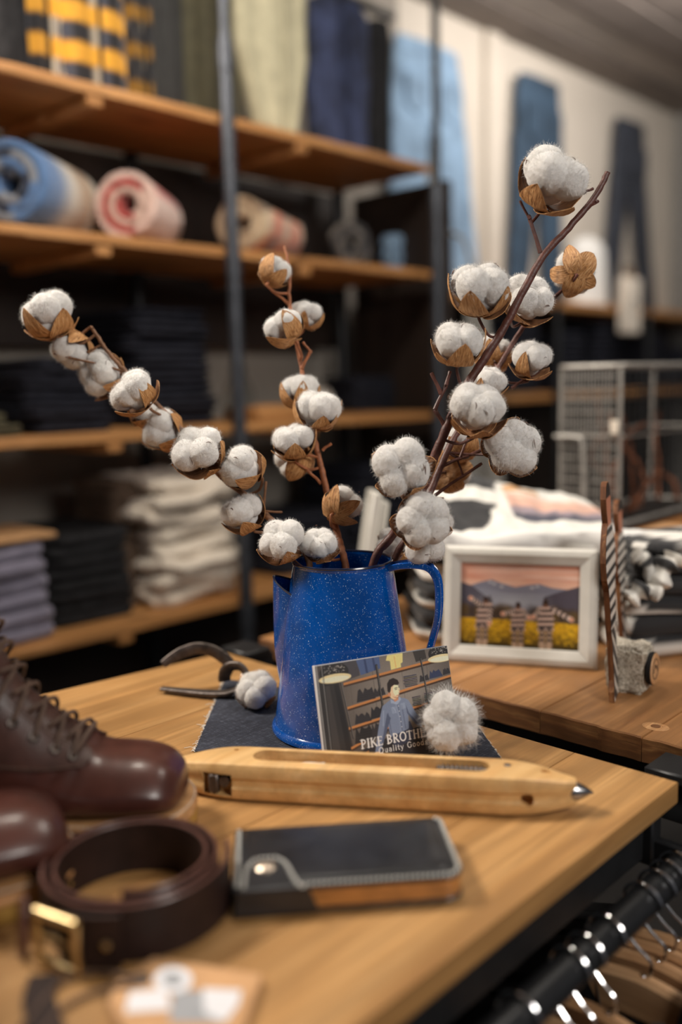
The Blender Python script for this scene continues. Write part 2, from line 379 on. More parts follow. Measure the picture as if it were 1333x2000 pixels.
# wooden hangers on the rail
def hanger(x, yaw, drop, label, src=[None]):
    h = thing('clothes_hanger', label, 'hanger', (x, YR, ZR), (0, 0, yaw), 'wooden hangers on the black rail', world=False)
    if src[0] is None:
        hk = MB(); R = RR+.0035
        P = [(0, -.012, -.075), (0, -.010, -.058), (0, .004, -.045), (0, .019, -.028)]
        P += [(0, R*math.sin(a), R*math.cos(a)) for a in [math.radians(d) for d in range(118, -95, -14)]]
        hk.tube(spline([(0, -.002, -.088)]+P[1:], 4), .0016, 8)
        bd = MB(); prof = []
        for k in range(25):
            s = -1+2*k/24; y = .205*s
            zt = -.070-.068*abs(s)**1.55; hgt = .044-.014*abs(s); th = .0065+.001*(1-abs(s))
            xo = .006*abs(s)**2
            zz = [(th, zt-.005), (th-.004, zt), (-th+.004, zt), (-th, zt-.005), (-th, zt-hgt+.004), (-th+.003, zt-hgt), (th-.003, zt-hgt), (th, zt-hgt+.004)]
            prof.append([(p[0]+xo, y, p[1]) for p in zz])
        bd.loft(prof, True, True)
        src[0] = (hk.mesh('hook', M['chrome']), bd.mesh('hanger_body', M['hanger'], ang=30), MB().lathe([(.0045, -.0005), (.0045, .004), (.003, .006), (.0016, .006)], 12, Matrix.Translation((0, -.002, -.076))).mesh('ferrule', M['chrome']))
    hk, bd, fe = src[0]
    obj('hook', hk, None, h); obj('body', bd, None, h); obj('ferrule', fe, None, h)
    return h
for x, yw, lab in ((.541, .04, 'wooden hanger lowest on the rail, at the bottom edge of the photo'),
                   (.616, -.05, 'second wooden hanger from the bottom of the rail'), (.641, -.05, 'third wooden hanger from the bottom, its hook close to the second one'),
                   (.677, -.05, 'pale wooden hanger in the middle of the black rail'), (.744, .05, 'wooden hanger fourth from the corner end of the rail'),
                   (.774, .03, 'wooden hanger third from the corner end of the rail'), (.797, .03, 'wooden hanger second from the corner end of the rail'),
                   (.818, .03, 'wooden hanger nearest the table corner at the rail end')):
    hanger(x, yw, 0, lab)
    g = thing('dark_shirt', 'black shirt on the '+lab.replace('nearest the', 'by the').split(', ')[0], 'shirt', (x, YR, ZR), (0, 0, yw), 'black shirts on the wooden hangers', world=False)
    if 'shirt_mesh' not in globals():
        yz = [(-.047, -.060), (-.034, -.120), (0, -.150), (.034, -.120), (.047, -.060), (.12, -.080), (.19, -.108), (.235, -.140), (.25, -.20), (.215, -.26), (.205, -.40), (.215, -.62), (0, -.63), (-.215, -.62), (-.205, -.40), (-.215, -.26), (-.25, -.20), (-.235, -.140), (-.19, -.108), (-.12, -.080)]
        yz = yz[::-1]; n = len(yz); m = MB(); rg = []
        for xx, k in ((-.0085, .96), (-.0098, 1.0), (.0098, 1.0), (.0085, .96)):
            rg.append([(xx+.004*math.sin(y*40+z*9), y*k, -.3+(z+.3)*(1 if k == 1 else .985)) for y, z in yz])
        shirt_mesh = m.loft(rg, True, True).mesh('body', M['black_cloth'], ang=40)
        cl = MB(); P = spline([(.006, -.047, -.066), (.012, -.034, -.122), (.014, 0, -.152), (.012, .034, -.122), (.006, .047, -.066)], 5); collar_mesh = cl.tube(P, .0075, 8, True, (1.0, .5)).mesh('collar', M['black_cloth'])
    obj('body', shirt_mesh, None, g); obj('collar', collar_mesh, None, g)

# ================================================================== the second table
t2 = thing('far_table', 'second wooden table behind a dark gap with rough end-grain edge, carrying the framed photo', 'table', (1.45, .7, 0))
ys = [.17, .30, .44, .57, .71, .84, .97, 1.085]
for i in range(7):
    y0, y1 = ys[i]+.0005, ys[i+1]-.0005
    m = MB(); nx, ny = 2, 14
    def edge(y): return .938+.0035*nz(y*30, 1, 2)+.002*nz(y*90, 5, 2)
    poly = [(2.0, y0)]+[(2.0, y1)]+[(edge(y1+(y0-y1)*k/ny), y1+(y0-y1)*k/ny) for k in range(ny+1)]
    if i == 2:
        cut = MB().lathe([(.0, -.014), (.007, -.012), (.0105, -.002), (.0115, .004), (0, .004)], 20, Matrix.Translation((.990, .437, ZT)))
    m.prism(poly, ZT-.030, ZT, .0015)
    pk = obj('plank', m, M['table2'], t2, ang=25); pk.data.materials.append(M['table_end'])
    for f_ in pk.data.polygons:
        if f_.normal.x < -.6: f_.material_index = 1
obj('knot_hole', MB().lathe([(0, .0006), (.006, .0006), (.0065, .0012), (.0095, .0013), (.0125, .0003), (.0125, -.003)], 22, Matrix.Translation((.977, .442, ZT)) @ Matrix.Diagonal((1, 1.25, 1, 1))), M['welt'], t2)
obj('knot_core', MB().lathe([(0, .0014), (.0035, .0017), (.0055, .0010), (.0055, -.001)], 16, Matrix.Translation((.977, .442, ZT))), M['table_end'], t2)
eg = MB()
fr = MB()
for y in (.24, 1.04): fr.box((1.47, y, .744), (1.0, .03, .06), ch=.002)
for x in (.985, 1.95): fr.box((x, .64, .744), (.03, .78, .06), ch=.002)
obj('frame', fr, M['black_metal'], t2)
for x in (.985, 1.95):
    for y in (.24, 1.04): obj('leg', MB().box((x, y, .36), (.04, .04, .72), ch=.002), M['black_metal'], t2)
for y in (.372, 1.06):
    b = MB().box((.905, y, .765), (.045, .05, .05), ch=.003).box((.89, y, .795), (.05, .062, .012), ch=.002).box((.945, y, .76), (.07, .02, .03))
    obj('corner_clamp', b, M['black_metal'], t2)

# ================================================================== the shelf unit along the back wall
YS = 1.742; YB = 2.13
su = thing('shelf_unit', 'tall shelving of pine boards on grey steel pipes along the back wall', 'shelf', (1.5, 1.95, 0))
SZ = [1.825, 1.523, 1.105, .674]
for zi, z in enumerate(SZ):
    for x0, x1, k in ((.35, 1.452, 0), (1.458, 2.24, 1)):
        for j in range(2):
            ya = YS+.002+j*.193; m = MB(); n = 26
            pts = [(x0+(x1-x0)*q/n, ya+(.004*nz(x0*9+q*.45, z*7, 3) if j == 0 else 0)) for q in range(n+1)]
            m.prism(pts+[(x1, ya+.19), (x0, ya+.19)], z-.021, z, .003)
            obj('shelf_board', m, M['shelf'], su, ang=25)
    for x in (.60, 1.12, 1.72):
        obj('batten', MB().box((x, (YS+YB)/2+.0, z-.034), (.04, YB-YS-.01, .025), ch=.004), M['shelf'], su)
for x in (1.455, 2.243):
    z1 = 1.99 if x < 2 else 1.77
    obj('post', MB().tube([(x, YS-.019, .0), (x, YS-.019, z1)], .0165, 20), M['pipe'], su)
    obj('post', MB().tube([(x, YS-.019, z1), (x, YS-.019, 2.565)], .0125, 16), M['black_metal'] if x > 2 else M['pipe'], su, label='thinner upper pipe')
    for z in [z1]+SZ[1:]:
        obj('pipe_coupling', MB().lathe([(.016, -.03), (.0195, -.028), (.0195, .028), (.016, .03)], 20, Matrix.Translation((x, YS-.019, z-.045))), M['pipe'], su)
    obj('post', MB().tube([(x, YB-.01, .0), (x, YB-.01, 2.5)], .02, 12), M['black_metal'], su, label='dark rear pipe')
obj('post', MB().tube([(.36, YS-.019, 0), (.36, YS-.019, 2.5)], .0165, 16), M['pipe'], su)
obj('post', MB().tube([(.36, YB-.01, 0), (.36, YB-.01, 2.5)], .02, 12), M['black_metal'], su, label='dark rear pipe')
obj('garment_rail', MB().tube([(.3, 1.93, 2.30), (2.3, 1.93, 2.30)], .012, 12), M['black_metal'], su)
obj('end_panel', MB().box((2.325, 1.93, .91), (.035, .38, 1.77), ch=.003), M['darkwood'], su)
obj('dark_backing', MB().box((1.3, 2.185, 1.56), (1.98, .016, .50)), M['darkwood'], su)  # added dark sheet: wall shade behind the second shelf put into its colour
obj('dark_backing', MB().box((1.3, 2.185, .40), (1.98, .016, .52)), M['darkwood'], su)
obj('plinth', MB().box((1.3, 1.95, .16), (1.96, .36, .30), ch=.004), M['charcoal'], su)

# garments hanging over the top shelf
def garment(name, label, cat, x0, x1, zb, zt, mat, Y=1.86, th=.07, taper=1.0, seed=0, colfn=None, yaw=None, group='garments hanging above the top shelf'):
    a = at_y(x0, 120, Y); b = at_y(x1, 120, Y)
    d = (b-a); wd = d.length; c = (a+b)/2; e1 = d.normalized(); e1.z = 0; e1.normalize(); e2 = Vector((-e1.y, e1.x, 0))
    if wd < .05: wd = .05
    n = 72; rings = []; cols = []
    for j in range(40):
        t = j/39; z = zb+(zt-zb)*t; ww = wd*(taper+(1-taper)*min(1, t*1.9))
        if t > .9: ww *= 1-.5*((t-.9)/.1)**2
        R = []
        for k in range(n):
            th_ = 2*PI*k/n; cx, cy = math.cos(th_), math.sin(th_)
            fold = 1+.16*math.sin(th_*7+seed)+.10*nz(cx*4+seed, cy*4, z*2.5)*2
            px = math.copysign(abs(cx)**.7, cx)*ww/2*(1+.06*nz(z*6, seed, cx)); py = math.copysign(abs(cy)**.8, cy)*th/2*fold
            R.append(Vector((c.x, c.y, z))+e1*px+e2*py)
            if colfn: cols.append(colfn(px/wd+.5, z, k))
        rings.append(R)
    m = MB().loft(rings, True, True, col=cols if colfn else None)
    loc = (c.x, c.y, zb)
    g = thing(name, label, cat, loc, group=group)
    obj('body', m, mat, g)
    # the placket / side seam and the hanger that holds it on the rail
    sd = MB().tube([Vector((c.x, c.y, zb+(zt-zb)*q/10.0))+e1*(wd*.04)-e2*(th*.5+.004)*(1 if q < 9 else .7) for q in range(11)], .004, 6)
    obj('seam', sd, mat if not colfn else M['black_cloth'], g)
    obj('hook', MB().tube(spline([(c.x, c.y, zt-.02), (c.x, c.y, zt+.02), (c.x, c.y+.015, 2.285), (c.x, 1.945, 2.30), (c.x, 1.93, 2.314), (c.x, 1.915, 2.30)], 4), .002, 6), M['chrome'], g)
    return g
def plaid(u, z, k):
    Y_, K_, W_, G_ = S(232, 168, 52), S(24, 24, 30), S(190, 178, 160), S(70, 72, 84)
    a = (u*2.05+.15) % 1; b = (z/.082) % 1
    va = 1 if a < .5 else 0; vb = 1 if b < .5 else 0
    if va and vb: c = Y_
    elif vb: c = tuple(x*.75 for x in Y_)
    elif va: c = W_ if .15 < a < .3 else G_
    else: c = K_
    return c
garment('flannel_shirt', 'black edge of a plaid shirt at the top left corner above the shelf', 'shirt', -30, 52, 1.845, 2.24, M['black_cloth'], seed=1)
garment('flannel_shirt', 'narrow yellow and black plaid shirt, left of the wider plaid one', 'shirt', 40, 112, 1.84, 2.24, M['cloth_print'], seed=2, colfn=lambda u, z, k: plaid(u*.6+.1, z, k))
garment('flannel_shirt', 'wide yellow and black plaid flannel shirt hanging above the top shelf', 'shirt', 104, 240, 1.84, 2.24, M['cloth_print'], Y=1.85, seed=3, colfn=plaid)
garment('flannel_shirt', 'dark plaid sleeve with small yellow checks beside the wide plaid shirt', 'shirt', 238, 292, 1.845, 2.24, M['cloth_print'], Y=1.88, seed=4, colfn=lambda u, z, k: tuple(x*.35 for x in plaid(u, z+.03, k)) if (z/.082) % 1 > .45 else (.02, .02, .024))
garment('work_trousers', 'charcoal trousers hanging between the plaid shirts and the olive pair', 'trousers', 282, 350, 1.84, 2.24, M['charcoal'], Y=1.88, seed=5)
garment('work_trousers', 'dark olive trousers hanging behind the front pipe of the shelf', 'trousers', 350, 462, 1.84, 2.24, M['olive_cloth'], Y=1.90, seed=6)
garment('work_trousers', 'pale sand-coloured trousers hanging just right of the front pipe', 'trousers', 462, 596, 1.835, 2.24, M['sand_cloth'], Y=1.86, seed=7, taper=.50)
garment('denim_shirt', 'navy checked shirt hanging between the sand trousers and the black one', 'shirt', 600, 716, 1.84, 2.24, M['navy_shirt'], Y=1.86, seed=8, taper=.9)
garment('dark_jacket', 'black jacket hanging last on the right above the top shelf', 'jacket', 712, 752, 1.84, 2.24, M['black_cloth'], Y=1.89, seed=9)

# rolled blankets on the second shelf
def blanket(label, px, py, rad, az, ln, turns, colfn, seed, Y=1.80, flap=0):
    z0 = SZ[1]; c0 = at_y(px, py, Y); R = rad
    c = Vector((c0.x, c0.y, z0+R+.001)); ax = Vector((math.cos(az), math.sin(az), 0)); e1 = Vector((-ax.y, ax.x, 0))*-1
    th = R/(turns+.35)*.80; m = MB(); n = int(turns*40); cols = []; rings = []
    for k in range(n+1):
        a = 2*PI*turns*k/n; r = R*(.14)+(R-th-R*.14)*k/n
        sq = 1+.04*nz(a*.7, seed, 0)
        pos = e1*math.cos(a+seed)+Vector((0, 0, 1))*math.sin(a+seed)
        ring = []
        for (dr, dl) in ((0, .003), (.12, 0), (.88, 0), (1, .003), (1, ln*.25), (1, ln*.5), (1, ln*.75), (1, ln-.003), (.5, ln), (0, ln-.003)):
            l = dl+.006*nz(a*2, seed, dl*20)
            ring.append(c+pos*(r*sq+th*dr)+ax*l); cols.append(colfn(k/n, dl/ln, dr))
        rings.append(ring)
    if flap:
        last = rings[-1]
    m.loft(rings, True, True, col=cols)
    b = single('rolled_blanket', m, M['blanket'], label, 'blanket', (c.x, c.y, z0), 'rolled blankets on the second shelf', ang=70)
    return b
B1, B2, B3 = S(86, 120, 166), S(34, 46, 68), S(186, 192, 200)
def cblue(k, l, d):
    if d > .9 and l > .35: return S(200, 194, 182) if int(l*9) % 3 else S(150, 110, 60)
    return B1 if k > .82 else (B2 if int(k*14) % 3 == 0 else B1 if int(k*14) % 3 == 1 else tuple((x+y)/2 for x, y in zip(B2, B3)))
def cred(k, l, d):
    if d > .9 and k > .8: return S(196, 70, 60) if (k < .885 and l > .12) else S(226, 196, 184)
    return S(176, 70, 64) if .52 < k < .72 or k < .14 else S(222, 190, 178) if k > .72 else S(204, 172, 158)
def cbeige(k, l, d):
    if k > .74 and (d > .9 or k > .97):
        q = int(l*8+k*22) % 4
        return (S(226, 124, 50), S(206, 186, 158), S(60, 46, 46), S(220, 96, 44))[q]
    return S(196, 172, 142) if int(k*18) % 4 else S(150, 124, 98)
def cdark(k, l, d): return S(38, 38, 42) if int(k*16+l*6) % 3 else S(104, 98, 92)
blanket('blue rolled blanket with dark centre at the left end of the second shelf', 15, 358, .088, .62, .27, 3.2, cblue, 1.0)
blanket('cream and red rolled blanket, second from the left on the second shelf', 248, 395, .079, .70, .25, 3.4, cred, 2.2)
blanket('beige rolled blanket with orange and black pattern behind the front pipe', 470, 405, .076, .50, .28, 3.0, cbeige, .4)
blanket('small dark rolled blanket at the right of the second shelf', 684, 462, .062, .72, .24, 3.2, cdark, 1.7)
# a loose end that hangs from the beige roll, belongs to nothing else
def folded(w_, d_, h_, n, seed, drape=.1, rough=1.0, fold=.85):
    """folded cloth: n soft layers, a bulging folded edge all round; local, base at z=0"""
    m = MB(); N = 56; rings = []; lh = h_/n
    def ring(z, sc, z_n):
        R = []
        for k in range(N):
            th = 2*PI*k/N; cx, cy = math.cos(th), math.sin(th); e = .32
            x = math.copysign(abs(cx)**e, cx)*w_/2; y = math.copysign(abs(cy)**e, cy)*d_/2
            f = 1+.05*nz(cx*2+seed, cy*2, z_n*11)*rough
            ins = (1-sc)*min(lh*.9, .02)*(1.6 if n == 1 else 1)
            q = Vector((x, y, 0)); L = q.length; q = q*((L*f-ins)/L)
            sag = drape*lh*(.9*nz(x*9+seed, y*9, z_n*3)-.7*abs(cx)**8*abs(cy)**8*0)
            R.append((q.x, q.y, max(0.0, z+sag*rough)))
        return R
    for i in range(n):
        z0 = i*lh
        for t, sc in ((.04, .35), (.2, .82), (.5, 1.0), (.8, .84), (.96, .4)):
            rings.append(ring(z0+lh*t if i or t > .05 else 0.0, sc, i+seed))
    top = rings[-1]
    for s in (.93, .8, .55, .3, .08):
        rings.append([(p[0]*s, p[1]*s, p[2]+lh*.06*(1-s)+.12*lh*nz(p[0]*s*20+seed, p[1]*s*20, 1)*rough) for p in top])
    m.loft(rings, True, True); return m
def stack(name, cat, x0, x1, ytop, zs, n, mat, labels, group, Y=1.80, d=.28, seed=0, jit=.012, layers=2, rough=1.0, zbase=None):
    y0 = Y; a = at_y(x0, 800, y0); b = at_y(x1, 800, y0); xm = (x0+x1)/2
    z1 = at_y(xm, ytop, y0+.05).z; h = (z1-zs)/n; rnd = random.Random(seed)
    for i in range(n):
        m = folded((b.x-a.x)*rnd.uniform(.94, 1.02), d, h*.985, layers, seed+i*1.7, .25, rough)
        loc = ((a.x+b.x)/2+rnd.uniform(-jit, jit), y0+d/2+rnd.uniform(-jit*.5, jit), zs+i*h+.0005)
        yw = rnd.uniform(-.05, .05); C_, S_ = math.cos(yw), math.sin(yw)
        m.v = [(p[0]*C_-p[1]*S_+loc[0], p[0]*S_+p[1]*C_+loc[1], p[2]+loc[2]) for p in m.v]
        lb = labels if isinstance(labels, str) else labels[i] if i < len(labels) else labels[-1]
        g = single(name, m, mat if not isinstance(mat, list) else mat[i % len(mat)], lb, cat, loc, group)
def ords(n, what, where):
    W = ['lowest', 'second from the bottom', 'third from the bottom', 'fourth from the bottom', 'fifth from the bottom', 'sixth from the bottom', 'seventh from the bottom', 'eighth from the bottom', 'ninth from the bottom']
    L = [f'{what}, {W[i]} of the {where}' for i in range(n)]; L[-1] = f'{what}, topmost of the {where}'; return L
stack('folded_jeans', 'jeans', 62, 235, 700, SZ[2], 5, M['navy_cloth'], ords(5, 'dark navy folded jeans', 'left stack on the third shelf'), 'dark jeans stacked left on the third shelf', seed=3)
stack('folded_jeans', 'jeans', 275, 432, 604, SZ[2], 8, M['navy_cloth'], ords(8, 'blackish folded jeans', 'tall stack left of the front pipe'), 'dark jeans in the tall stack by the pipe', seed=5, Y=1.84)
stack('folded_trousers', 'trousers', -110, 42, 808, SZ[2], 2, M['olive_cloth'], ords(2, 'olive folded trousers', 'pair at the left edge'), 'olive trousers at the left edge', seed=8)
stack('folded_trousers', 'trousers', 290, 470, 920, SZ[3], 8, M['beige_cloth'], ords(8, 'cream folded trousers', 'pale stack on the lowest shelf'), 'cream trousers stacked on the lowest shelf', seed=11, rough=2.8, Y=1.77, jit=.02, layers=1)
stack('folded_trousers', 'trousers', 205, 292, 935, SZ[3], 6, M['brown_cloth'], ords(6, 'brown folded trousers', 'stack behind the cream one'), 'brown trousers behind the cream stack', seed=14, Y=1.86, d=.2)
stack('folded_jeans', 'jeans', 78, 258, 1035, SZ[3], 4, M['black_cloth'], ords(4, 'black folded jeans', 'low dark stack on the lowest shelf'), 'black jeans on the lowest shelf', seed=17)
stack('folded_shirt', 'shirt', -70, 88, 1062, SZ[3], 3, M['lilac_cloth'], ords(3, 'grey-lilac folded shirt', 'stack at the left end'), 'lilac shirts on the lowest shelf', seed=20, Y=1.76)
a = at_y(-60, 1045, 1.80); single('cardboard_strip', MB().box((a.x+.09, 1.86, at_y(20, 1060, 1.81).z+.012), (.16, .20, .012), ch=.003), M['kraft'], 'small brown card lying on top of the lilac shirts', 'card', (a.x+.09, 1.86, at_y(20, 1060, 1.81).z))
stack('folded_jeans', 'jeans', 700, 815, 735, SZ[2], 4, M['navy_cloth'], ords(4, 'dark folded jeans', 'stack right of the mug'), 'dark jeans right of the mug', seed=23, Y=1.95, d=.16)
stack('folded_jeans', 'jeans', 540, 690, 1000, SZ[3], 4, M['navy_cloth'], ords(4, 'navy folded jeans', 'stack behind the middle branch'), 'navy jeans behind the cotton branches', seed=26, Y=1.83)
stack('folded_jeans', 'jeans', 700, 850, 900, SZ[3], 5, M['navy_cloth'], ords(5, 'black folded jeans', 'stack at the lower right end'), 'black jeans at the right end of the lowest shelf', seed=29, Y=1.83)

# small things on the third and second shelf
p = at_y(492, 790, 1.80); z = SZ[2]
single('glass_carafe', MB().lathe([(0, .003), (.040, .003), (.042, .012), (.042, .07), (.030, .10), (.020, .115), (.020, .135), (.024, .14), (.021, .139), (.017, .133), (.017, .116), (.027, .10), (.039, .07), (.039, .013), (0, .009)], 28, Matrix.Translation((p.x, 1.85, z))), M['glass'], 'clear glass carafe just right of the front pipe on the third shelf', 'carafe', (p.x, 1.85, z))
p = at_y(542, 810, 1.80); tr = thing('wooden_tray', 'small pale wooden tray on the third shelf behind the middle cotton branch', 'tray', (p.x, 1.82, z))
obj('base', MB().box((p.x, 1.83, z+.006), (.20, .14, .011), ch=.002), M['shelf'], tr)
for q, dd in (((p.x, 1.764, z+.02), (.20, .010, .038)), ((p.x, 1.896, z+.02), (.20, .010, .038)), ((p.x-.097, 1.83, z+.02), (.010, .12, .038)), ((p.x+.097, 1.83, z+.02), (.010, .12, .038))):
    obj('rim', MB().box(q, dd, ch=.002), M['shelf'], tr)
p = at_y(636, 790, 1.82); mg = thing('enamel_mug', 'white enamel mug on the third shelf behind the cotton', 'mug', (p.x, 1.86, z))
obj('cup', MB().lathe([(0, .001), (.036, .001), (.039, .006), (.040, .075), (.042, .078), (.0385, .077), (.037, .01), (0, .006)], 28, Matrix.Translation((p.x, 1.86, z))), M['white_frame'], mg)
obj('handle', MB().tube(spline([(p.x+.038, 1.86, z+.065), (p.x+.062, 1.86, z+.062), (p.x+.066, 1.86, z+.035), (p.x+.039, 1.86, z+.018)], 6), .005, 8), M['white_frame'], mg)
p = at_y(782, 440, 1.90); m = folded(.075, .05, .13, 3, 4.2, .2); m.v = [(a[0]+p.x, a[1]+1.93, a[2]+SZ[1]+.0005) for a in m.v]
single('denim_pouch', m, M['light_denim'], 'small pale blue denim bundle at the right end of the second shelf', 'pouch', (p.x, 1.93, SZ[1]))

# grey apron on the end of the shelf unit
rings = []
for j in range(24):
    t = j/23; zz = 1.52-t*.72; wv = .035+.085*t; R = []
    for k in range(40):
        th = 2*PI*k/40; R.append((2.30+.02+.022*math.sin(th)*(1+.5*math.sin(th*5+1)), 1.64-.02*t+wv*math.cos(th)*(1+.08*nz(th, t*3, 2)), zz))
    rings.append([(p[0]-.0+ (p[1]-1.64)*.35, p[1], p[2]) for p in R])
gc = thing('grey_apron', 'pale grey apron hanging from the end of the shelf unit behind the right cotton branch', 'apron', (2.31, 1.64, .80))
obj('cloth', MB().loft(rings, True, True), M['grey_cloth'], gc)
obj('strap', MB().tube(spline([(2.31, 1.64, 1.50), (2.312, 1.66, 1.57), (2.32, 1.69, 1.62), (2.325, 1.745, 1.64)], 5), .006, 8), M['grey_cloth'], gc)
# ================================================================== trousers on the pale wall
def wall_trousers(label, x0, x1, ytop, zb, mat, lean=0.0, spread=.10):
    YW = 2.195; a = at_y(x0, ytop, YW); b = at_y(x1, ytop+(x1-x0)*.4, YW); W_ = b.x-a.x; cx = (a.x+b.x)/2; zt = (a.z+b.z)/2; zc = zt-.27
    m = MB(); N = 28
    def ring(c, hw, th, z, sd):
        R = []
        for k in range(N):
            q = 2*PI*k/N; cc, ss = math.cos(q), math.sin(q)
            R.append((c+math.copysign(abs(cc)**.7, cc)*hw*(1+.05*nz(z*9, sd, cc)), YW+.004+math.copysign(abs(ss)**.8, ss)*th*(1+.3*nz(z*7+sd, cc*4, ss)), z))
        return R
    top = [ring(cx, W_/2*(.86+.14*min(1, t*2)), .024, zt-(zt-zc)*t, 1) for t in [k/8 for k in range(9)]]
    m.loft(top, True, True)
    for s in (-1, 1):
        L = []
        for k in range(18):
            t = k/17; z = zc+.05-(zc+.05-zb)*t
            c = cx+s*(W_*.245+spread*t*.5)+lean*t; hw = W_*.27*(1-.28*t)
            L.append(ring(c, hw, .022, z, s*3+5))
        m.loft(L, True, True)
    g = thing('wall_trousers', label, 'trousers', (cx, YW, zb), group=None)
    obj('body', m, mat, g)
    wbm = MB(); wbm.loft([ring(cx, W_/2*.87, .027, zt-.04, 1), ring(cx, W_/2*.86, .027, zt+.003, 1)], True, True); obj('waistband', wbm, mat, g)
    for s in (-1, 1):
        pk = MB().prism([(-.055, -.06), (0, -.085), (.055, -.06), (.055, .05), (-.055, .05)], -.004, .004, .001, M=Matrix.Translation((cx+s*W_*.24, YW-.024, zc+.10)) @ Matrix.Rotation(PI/2, 4, 'X'))
        obj('pocket', pk, mat, g)
    obj('nail', MB().tube([(cx, YW-.01, zt-.005), (cx, YW+.05, zt-.002)], .003, 6), M['steel'], g)
wall_trousers('pale washed blue jeans pinned on the wall behind the thin upper pipe', 765, 905, 62, 1.50, M['light_denim'], .04, .20)
wall_trousers('mid blue jeans pinned on the pale wall behind the highest cotton boll', 1010, 1098, 140, 1.47, M['mid_denim'], -.02, .12)
wall_trousers('dark grey-blue trousers pinned on the wall at the far right', 1202, 1262, 228, 1.47, M['dark_denim'], .02, .30)

# low cabinet of dark stacks under them
YC = 1.95; ZC = at_y(1127, 590, YC).z
cb = thing('low_shelf', 'low dark shelving with a pine top below the trousers on the wall', 'shelf', (3.7, 2.05, 0))
for j in range(2): obj('shelf_board', MB().box((3.72, YC+.065+j*.13, ZC-.016), (2.55, .129, .032), ch=.003), M['shelf'], cb)
Z2 = at_y(1045, 768, YC).z
for j in range(2): obj('shelf_board', MB().box((3.72, YC+.065+j*.13, Z2-.016), (2.55, .129, .03), ch=.003), M['shelf'], cb)
for x in (2.46, 3.3, 4.1, 4.98): obj('post', MB().tube([(x, YC-.012, 0), (x, YC-.012, ZC-.002)], .014, 12), M['black_metal'], cb)
obj('dark_backing', MB().box((3.72, 2.222, ZC/2), (2.5, .014, ZC-.04)), M['darkwood'], cb)
i = 0
for x, n in ((2.62, 5), (2.92, 4), (3.14, 6), (3.5, 5), (3.85, 6), (4.3, 5), (4.7, 4)):
    names = ['first low stack from the left', 'second low stack from the left', 'third low stack from the left', 'fourth low stack from the left', 'fifth low stack from the left', 'sixth low stack from the left', 'last low stack']
    for k in range(n):
        m = folded(.24, .2, .048, 2, i*3+k, .2); m.v = [(q[0]+x, q[1]+YC+.13, q[2]+Z2+.0005+k*.049) for q in m.v]
        single('folded_jeans', m, M['navy_cloth'], ords(n, 'dark folded jeans', names[i])[k], 'jeans', (x, YC+.13, Z2+k*.049), f'dark jeans in the {names[i]}')
    i += 1
# white cap-like bundle, paper bag, black bottle on the low shelf
p = at_y(1155, 585, YC+.10)
m = MB(); rings = []
for j in range(26):
    t = j/25; z = ZC+t*.30; hw = .115*(1-.18*t) if t < .72 else .115*.87*math.sqrt(max(0, 1-((t-.72)/.29)**2)); R = []
    for k in range(40):
        q = 2*PI*k/40; R.append((p.x+hw*math.cos(q)*(1+.05*math.sin(q*6+t*3)), YC+.125+hw*.72*math.sin(q)*(1+.05*math.sin(q*5)), z))
    rings.append(R)
single('white_bundle', m.loft(rings, True, True), M['white_cloth'], 'white rounded cloth bundle standing on the low shelf top', 'bundle', (p.x, YC+.125, ZC))
p = at_y(1222, 560, YC-.01)
bgm = thing('paper_bag', 'beige paper bag hanging over the front edge of the low shelf top', 'bag', (p.x, YC-.03, ZC-.12))
obj('body', MB().box((p.x, YC-.032, ZC-.0), (.15, .034, .24), ch=.006), M['kraft'] if False else M['beige_cloth'], bgm)
obj('emblem', MB().tube([(p.x+.03*math.cos(a), YC-.0505, ZC+.0+.03*math.sin(a)) for a in [2*PI*k/24 for k in range(25)]], .002, 6), M['charcoal'], bgm, label='faint dark ring printed on the bag')
obj('handle', MB().tube(spline([(p.x-.03, YC-.032, ZC+.118), (p.x-.02, YC-.03, ZC+.15), (p.x+.02, YC-.03, ZC+.15), (p.x+.03, YC-.032, ZC+.118)], 6), .0025, 6), M['kraft'], bgm)
p = at_y(1226, 520, YC+.1)
bt = thing('black_bottle', 'black bottle standing between the legs of the far-right trousers', 'bottle', (p.x+.05, YC+.12, ZC))
obj('body', MB().lathe([(0, .001), (.032, .001), (.034, .006), (.034, .13), (.026, .15), (.013, .16), (.013, .185)], 24, Matrix.Translation((p.x+.05, YC+.12, ZC))), M['black_metal'], bt)
obj('cap', MB().lathe([(.0, .205), (.014, .205), (.015, .203), (.015, .178), (.012, .178)], 20, Matrix.Translation((p.x+.05, YC+.12, ZC))), M['charcoal'], bt)

# ================================================================== things on the second table
# wire basket with dry twigs on a wooden crate
bx, by = 1.62, .80; bz0 = .955; bz1 = at_x(1215, 716, bx).z
c0 = at_d(1215, 850, 1.72); bx, by = c0.x, c0.y
bz1 = at_d(1215, 714, 1.72).z; bw, bd = .42, .14; bz0 = .915
cr = thing('wooden_crate', 'low pale wooden crate under the wire basket', 'crate', (bx+bw/2, by+bd/2, ZT))
for k in range(3):
    obj('slat', MB().box((bx+bw/2, by-.008, ZT+.018+k*.038), (bw+.02, .010, .034), ch=.002), M['shelf'], cr)
    obj('slat', MB().box((bx+bw/2, by+bd+.008, ZT+.018+k*.038), (bw+.02, .010, .034), ch=.002), M['shelf'], cr)
    obj('slat', MB().box((bx-.008, by+bd/2, ZT+.018+k*.038), (.010, bd, .034), ch=.002), M['shelf'], cr)
    obj('slat', MB().box((bx+bw+.008, by+bd/2, ZT+.018+k*.038), (.010, bd, .034), ch=.002), M['shelf'], cr)
obj('lid', MB().box((bx+bw/2, by+bd/2, ZT+.1125), (bw+.03, bd+.03, .004)), M['darkwood'], cr)
